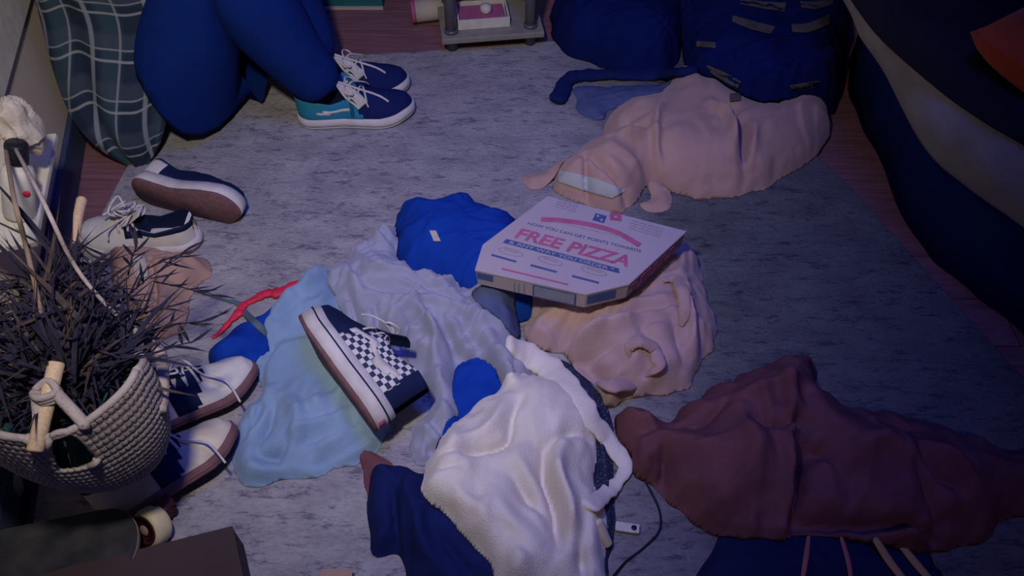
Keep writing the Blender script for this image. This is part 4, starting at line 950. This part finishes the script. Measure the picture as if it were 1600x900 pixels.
# stitched rim and hole edge
rim = [tuple(V[i, 0] * [1.01, 1.01, 1]) for i in range(0, NU, 4)]; rim.append(rim[0]); MB().tube(rim, .0055, 8).build('sling_rim', M_yarn, pl)
def pxz(px, py, z): return tuple(Vector(P(px, py, z)) - PC)
def surf(px, py):   # front point of the sling at a pixel
    d = np.hypot(pu - px, pv - py) + np.where(front, 0, 1e3); i, j = np.unravel_index(np.argmin(d), d.shape); return V[i, j] * 1.015
he = [surf(*q) for q in hole]; MB().tube(cr(he, 6, True) + [he[0]], .0045, 8).build('opening_edge', M_yarn, pl)
# pot
MB().lathe([(.045, -.046), (.062, .01), (.070, .095), (.074, .098), (.068, .095), (.064, .08), (.002, .08)], (0, 0, 0), 32).build('pot', M_pot, pl)
MB().lathe([(.045, -.064), (.066, -.060), (.073, -.030), (.070, -.030), (.062, -.048), (.002, -.048)], (0, 0, 0), 32).build('saucer', M_green, pl)
# dowel, yarn loops, cords
a, b = Vector(pxz(89, 566, .475)), Vector(surf(70, 696)) + Vector((0, -.016, .012))
MB().tube([a, a.lerp(b, .02), a.lerp(b, .98), b], [.009, .0105, .0105, .009], 14).build('dowel', M_dowel, pl)
c = a.lerp(b, .38)
mb = MB()
for k in range(3): mb.tube(cr([c + Vector((-.016, 0, -.004 + k * .006)), c + Vector((0, -.014, .004 + k * .006)), c + Vector((.016, -.002, k * .006)), c + Vector((0, .014, k * .006 + .002))], 6, True), .005, 8)
mb.tube(cr([c + Vector((.012, 0, .01)), Vector(surf(104, 618)), Vector(surf(118, 646))], 6), [.008] * 13, 8); mb.tube(cr([c + Vector((-.012, 0, .01)), Vector(surf(58, 630)), Vector(surf(42, 655))], 6), [.007] * 13, 8)
mb.build('yarn_loop', M_yarn, pl)
ws, wz = on_wall(2, 195, .01); hook = Vector(WP(ws, wz, .012)) - PC
for pts, r, nm in [([pxz(78, 600, .39), pxz(66, 500, .45), pxz(42, 390, .52), pxz(20, 300, .58), tuple(hook)], .0035, 'hanging_cord'), ([tuple(Vector(surf(255, 640))), pxz(254, 600, .35), pxz(246, 545, .38), pxz(190, 500, .42), pxz(120, 420, .5), pxz(60, 300, .58), tuple(hook)], [.010, .010, .009, .003, .003, .003, .003], 'hanging_cord'),
                       ([pxz(0, 565, .38), pxz(20, 580, .38), pxz(45, 575, .38), pxz(72, 560, .40)], .006, 'hanging_cord'), ([pxz(118, 380, .40), pxz(122, 340, .40), pxz(128, 312, .40)], [.004, .008, .009], 'dry_stalk')]:
    C = cr(pts, 8); rr = list(np.interp(np.linspace(0, 1, len(C)), np.linspace(0, 1, len(r)), r)) if isinstance(r, list) else r
    MB().tube(C, rr, 8).build(nm, (M_yarn if isinstance(r, list) and r[0] > .008 else M_cord) if nm != 'dry_stalk' else M_dowel, pl)
MB().tube(cr([(0, -.01, -.085), (.004, -.02, -.10), (.012, -.03, -.118)], 5), .006, 8).build('tassel', M_yarn, pl)
# leaves: three blade shapes shared by all leaves
def blade(L, wd, curve, fold=.35, n=9):
    V = []; F = []
    for i in range(n + 1):
        t = i / n; wv = wd * (math.sin(math.pi * min(1, t * .9 + .12)) ** .8) * (1 - t ** 3); x = L * t; z = curve * t * t
        V += [(x, -wv, z + wv * fold), (x, 0, z), (x, wv, z + wv * fold)]
    for i in range(n):
        b = i * 3; F += [(b, b + 3, b + 4, b + 1), (b + 1, b + 4, b + 5, b + 2)]
    return V, F
protos = []
for k, (L, wd, cv) in enumerate([(.20, .0042, .02), (.17, .0050, -.05), (.23, .0034, -.03), (.14, .0058, .03)]):
    for m in (M_leaf, M_leaf2):
        V_, F_ = blade(L, wd, cv); me_o = MB().add(V_, F_).build('leaf', m, pl); protos.append(me_o)
rl = random.Random(5)
first = True; used = set()
base = Vector((0, -.005, .10))
for k in range(296):
    pr = protos[rl.choice([0, 0, 2, 2, 4, 4, 6, 1, 3, 5])]
    o = pr if id(pr) not in used else pr.copy()
    if id(pr) in used: COL.objects.link(o)
    used.add(id(pr))
    # stems rise towards the far left, leaves fan out of points along them
    t = rl.random(); sp = base.lerp(Vector(rl.choice([(-.05, .16, .17), (.04, .14, .15), (-.12, .08, .16), (.08, .06, .12), (-.05, .22, .15), (.06, .02, .13)])), t)
    d = Vector((rl.gauss(0, 1), rl.gauss(.25, 1), rl.gauss(.25, .7))).normalized()
    if sp.y < .04 and d.z < .1: d.z = abs(d.z) + .25; d.y = abs(d.y); d.normalize()
    o.location = sp + Vector((rl.gauss(0, .015), rl.gauss(0, .015), rl.gauss(0, .012)))
    o.rotation_euler = d.to_track_quat('X', 'Z').to_euler(); s_ = rl.uniform(.4, .85); o.scale = (s_, s_ * 1.15, s_)
# sprigs reaching right: pale-stemmed twigs with narrow leaves
for (q0, q1, z) in [((190, 470), (268, 410), .36), ((200, 500), (262, 480), .36), ((200, 430), (215, 380), .38), ((215, 520), (330, 500), .30), ((230, 420), (290, 395), .34), ((240, 440), (330, 462), .30), ((200, 560), (300, 535), .33)]:
    a, b = Vector(pxz(*q0, z)), Vector(pxz(*q1, z)); MB().tube([a, a.lerp(b, .5) + Vector((0, 0, .004)), b], [.0016, .0013, .0008], 5).build('twig', M_leaf, pl)
    for k in range(7):
        p0 = protos[rl.choice([2, 6, 6, 0])]; o = p0.copy(); COL.objects.link(o); t = .15 + k * .14; d = ((b - a).normalized() + Vector((rl.gauss(0, .6), rl.gauss(0, .6), rl.gauss(0, .3)))).normalized()
        o.location = a.lerp(b, t); o.rotation_euler = d.to_track_quat('X', 'Z').to_euler(); s_ = rl.uniform(.18, .34); o.scale = (s_, s_ * 1.9, s_)
# dark dense core of fine needles
mb = MB()
for k in range(2200):
    t = rl.random(); sp = base.lerp(Vector(rl.choice([(-.05, .17, .15), (.05, .12, .13), (-.13, .08, .14), (-.04, .22, .12), (.02, .06, .11)])), t) + Vector((rl.gauss(0, .022), rl.gauss(0, .022), rl.gauss(-.01, .012)))
    d = Vector((rl.gauss(0, 1), rl.gauss(.2, 1), rl.gauss(.2, .6))).normalized(); l = rl.uniform(.03, .085); s_ = d.cross(Vector((0, 0, 1))).normalized() * .003
    mb.add([sp - s_, sp + s_, sp + d * l], [(0, 1, 2)])
tag(mb.build('needle_tuft', M_leaf, pl), kind='stuff')

# ================================================================== SKATEBOARD, bottom left
sb = empty('skateboard', (-.80, .62, 0), 'skateboard with worn dark grip tape and cream wheels, in the bottom left corner', 'skateboard')
SO = Vector((-.80, .62, 0)); zt = .075
noseR = Vector(P(222, 848, zt)); tail = Vector(P(-260, 950, zt)); dx_ = (noseR - tail).normalized(); dy_ = Vector((0, 0, 1)).cross(dx_).normalized()
def deckpt(s, l, z): p = noseR - dx_ * s + dy_ * l; return (p.x - SO.x, p.y - SO.y, z)
for nm, z0, z1, m, sc in [('deck', zt - .011, zt - .001, M_ply, 1.0), ('grip_tape', zt - .001, zt, M_grip, .985)]:
    top, bot = [], []; N_ = 30; hw = .075 * sc; Ld = .62
    ol = []
    for k in range(N_):
        q = -math.pi / 2 + math.pi * k / (N_ - 1); ol.append((.075 - .075 * math.cos(q) * sc, hw * math.sin(q)))
    ol += [(Ld, hw), (Ld, -hw)]
    f = lambda s: .018 * max(0, (.10 - s) / .10) ** 1.5
    MB().rings([[deckpt(s, l, z0 + f(s)) for s, l in ol], [deckpt(s, l, z1 + f(s)) for s, l in ol]]).build(nm, m, sb, False, bevel=.001)
def wheel(c, axis, r=.0265, w=.032):
    q = Vector((0, 0, 1)).rotation_difference(Vector(axis).normalized()).to_matrix(); c = Vector(c) - SO
    wh = MB().lathe([(.011, -w / 2), (r * .80, -w / 2), (r * .95, -w * .38), (r, -w * .2), (r, w * .2), (r * .95, w * .38), (r * .80, w / 2), (.011, w / 2)], c, 32, Rm=q).build('wheel', M_creamrub, sb)
    MB().lathe([(r * .62, w / 2 + .0002), (r * .78, w / 2 + .0002), (r * .78, w / 2 + .0012), (r * .62, w / 2 + .0012), (r * .62, w / 2 + .0002)], c, 32, Rm=q).build('ring_print', M_truck, wh)
    MB().lathe([(.001, w / 2 - .002), (.010, w / 2 - .002), (.010, w / 2 + .001), (.004, w / 2 + .003), (.001, w / 2 + .003)], c, 16, Rm=q).build('bearing', M_ply, wh)
wc = Vector(P(238, 822, .045)); wx_ = Vector((-.42, -.72, .55)).normalized()
wheel(wc, wx_, .034, .034)
wc2 = Vector(P(8, 760, .045)); wheel(wc2, wx_, .030, .034)
MB().tube([wc - SO + Vector((.0, .02, .02)), wc - SO - wx_ * .05 + Vector((0, 0, .01))], .009, 8).build('axle', M_truck, sb)
MB().box(Vector(P(248, 792, .04)) - SO, (.045, .03, .035)).build('truck', M_truck, sb, False, bevel=.004)
MB().tube([Vector(wc2) - SO, Vector((-.86, .72, .05)) - SO, wc - SO], .008, 8).build('hanger', M_truck, sb)

# cardboard carton, bottom left
zc = .09
cp = [P(362, 822, zc), P(385, 930, zc), P(60, 990, zc), P(30, 905, zc)]
c0 = np.mean(cp, 0) * [1, 1, 0]
e = empty('cardboard_carton', tuple(c0), 'flat brown cardboard carton at the bottom left edge, in front of the skateboard', 'box')
MB().rings([[tuple((p - c0) * [1, 1, 0] * 1 + [0, 0, RUG_Z + .001]) for p in cp], [tuple((p - c0) * [1, 1, 0] + [0, 0, zc - .002]) for p in cp]]).build('carton_body', M_card, e, False, bevel=.002)
MB().rings([[tuple((p - c0) * [1, 1, 0] * 1.01 + [0, 0, zc - .002]) for p in cp], [tuple((p - c0) * [1, 1, 0] * 1.01 + [0, 0, zc]) for p in cp]]).build('flap', M_card, e, False, bevel=.001)

# ================================================================== LITTLE RACK at the top
r0 = P(765, 50, .07) * [1, 1, 0]
rk = empty('small_rack', tuple(r0), 'little cream rack with round grey posts at the top of the picture', 'rack')
fr = [P(690, 60, .07), P(851, 48, .07)]; fd = (fr[1] - fr[0]) / np.linalg.norm(fr[1] - fr[0]); fn = np.array([-fd[1], fd[0], 0])
Wd = float(np.linalg.norm(fr[1] - fr[0]))
def RKP(u, v, z): p = fr[0] + fd * u + fn * v - r0; return (p[0], p[1], z)
def rbox(u0, u1, v0, v1, z0, z1): return MB().add([RKP(u, v, z) for u in (u0, u1) for v in (v0, v1) for z in (z0, z1)], [(0, 1, 3, 2), (4, 6, 7, 5), (0, 4, 5, 1), (2, 3, 7, 6), (0, 2, 6, 4), (1, 5, 7, 3)])
for z in (.06, .34): rbox(0, Wd, 0, .22, z - .012, z + .006).build('shelf_board', M_shelf, rk, False, bevel=.003)
for u, v in ((.03, .035), (Wd - .035, .035), (.03, .19), (Wd - .035, .19)):
    MB().lathe([(.016, .0), (.016, .34)], RKP(u, v, 0), 16).build('post', M_post, rk); MB().lathe([(.020, .066), (.020, .074), (.016, .076)], RKP(u, v, 0), 16).build('collar', M_post, rk)
b0 = P(755, 35, .07) * [1, 1, 0]
ob = empty('open_white_box', tuple(b0 + [0, 0, .0665]), 'small white open box with red contents on the cream rack', 'box')
q = [P(716, 46, .07), P(797, 40, .07)]; bd = (q[1] - q[0]) / np.linalg.norm(q[1] - q[0]); bn = np.array([-bd[1], bd[0], 0]); bw = float(np.linalg.norm(q[1] - q[0]))
def obx(u0, u1, v0, v1, z0, z1):
    def f(u, v, z): p = q[0] + bd * u + bn * v - b0; return (p[0], p[1], z)
    return MB().add([f(u, v, z) for u in (u0, u1) for v in (v0, v1) for z in (z0, z1)], [(0, 1, 3, 2), (4, 6, 7, 5), (0, 4, 5, 1), (2, 3, 7, 6), (0, 2, 6, 4), (1, 5, 7, 3)])
for a_ in ((0, bw, 0, .005), (0, bw, .095, .10), (0, .005, .005, .095), (bw - .005, bw, .005, .095)): obx(*a_, 0, .03).build('side_wall', M_trim, ob, False, bevel=.001)
obx(.005, bw - .005, .005, .095, 0, .002).build('bottom', M_trim, ob, False)
obx(.007, bw - .012, .008, .09, .002, .022).build('red_insert', M_redink, ob, False, bevel=.003)
kc = P(759, 9, .11); o = MB().lathe([(.004, 0), (.014, .002), (.017, .012), (.014, .022), (.004, .026)], (0, 0, 0), 16).build('knob', M_trim, None, origin=None); o.location = (kc[0], kc[1], .089)
tag(o, 'round white lid sitting in the open box with red contents', 'lid')
# papers and boxes behind the rack
e = empty('paper_roll', tuple(P(668, 22, .03) * [1, 1, 0]), 'pale paper roll with a pink end, left of the cream rack', 'roll')
MB().tube([(-.035, -.01, .045), (.06, .01, .045)], .032, 20).build('roll_body', M_palepaper, e); MB().tube([(-.046, -.012, .045), (-.034, -.01, .045)], .033, 20).build('end_cap', M_redink, e)
e = empty('teal_box', tuple(P(540, 5, .0) * [1, 1, 0]), 'flat teal box with a white edge behind the dark trousers at the top', 'box')
MB().box((0, .03, .03), (.24, .12, .05)).build('box_body', M_tealbox, e, False, bevel=.003); MB().box((-.11, -.033, .02), (.03, .01, .04)).build('white_corner', M_trim, e, False, bevel=.002)
MB().box((.0, -.034, .004), (.24, .008, .008)).build('white_edge', M_palepaper, e, False)
e = empty('storage_box', tuple(P(560, -60, .0) * [1, 1, 0]), 'brown box standing behind the teal box at the top edge', 'box')
MB().box((0, .05, .1), (.3, .12, .2)).build('box_body', M_card, e, False, bevel=.004); MB().box((0, .05, .203), (.31, .13, .006)).build('box_lid', M_card, e, False, bevel=.002)
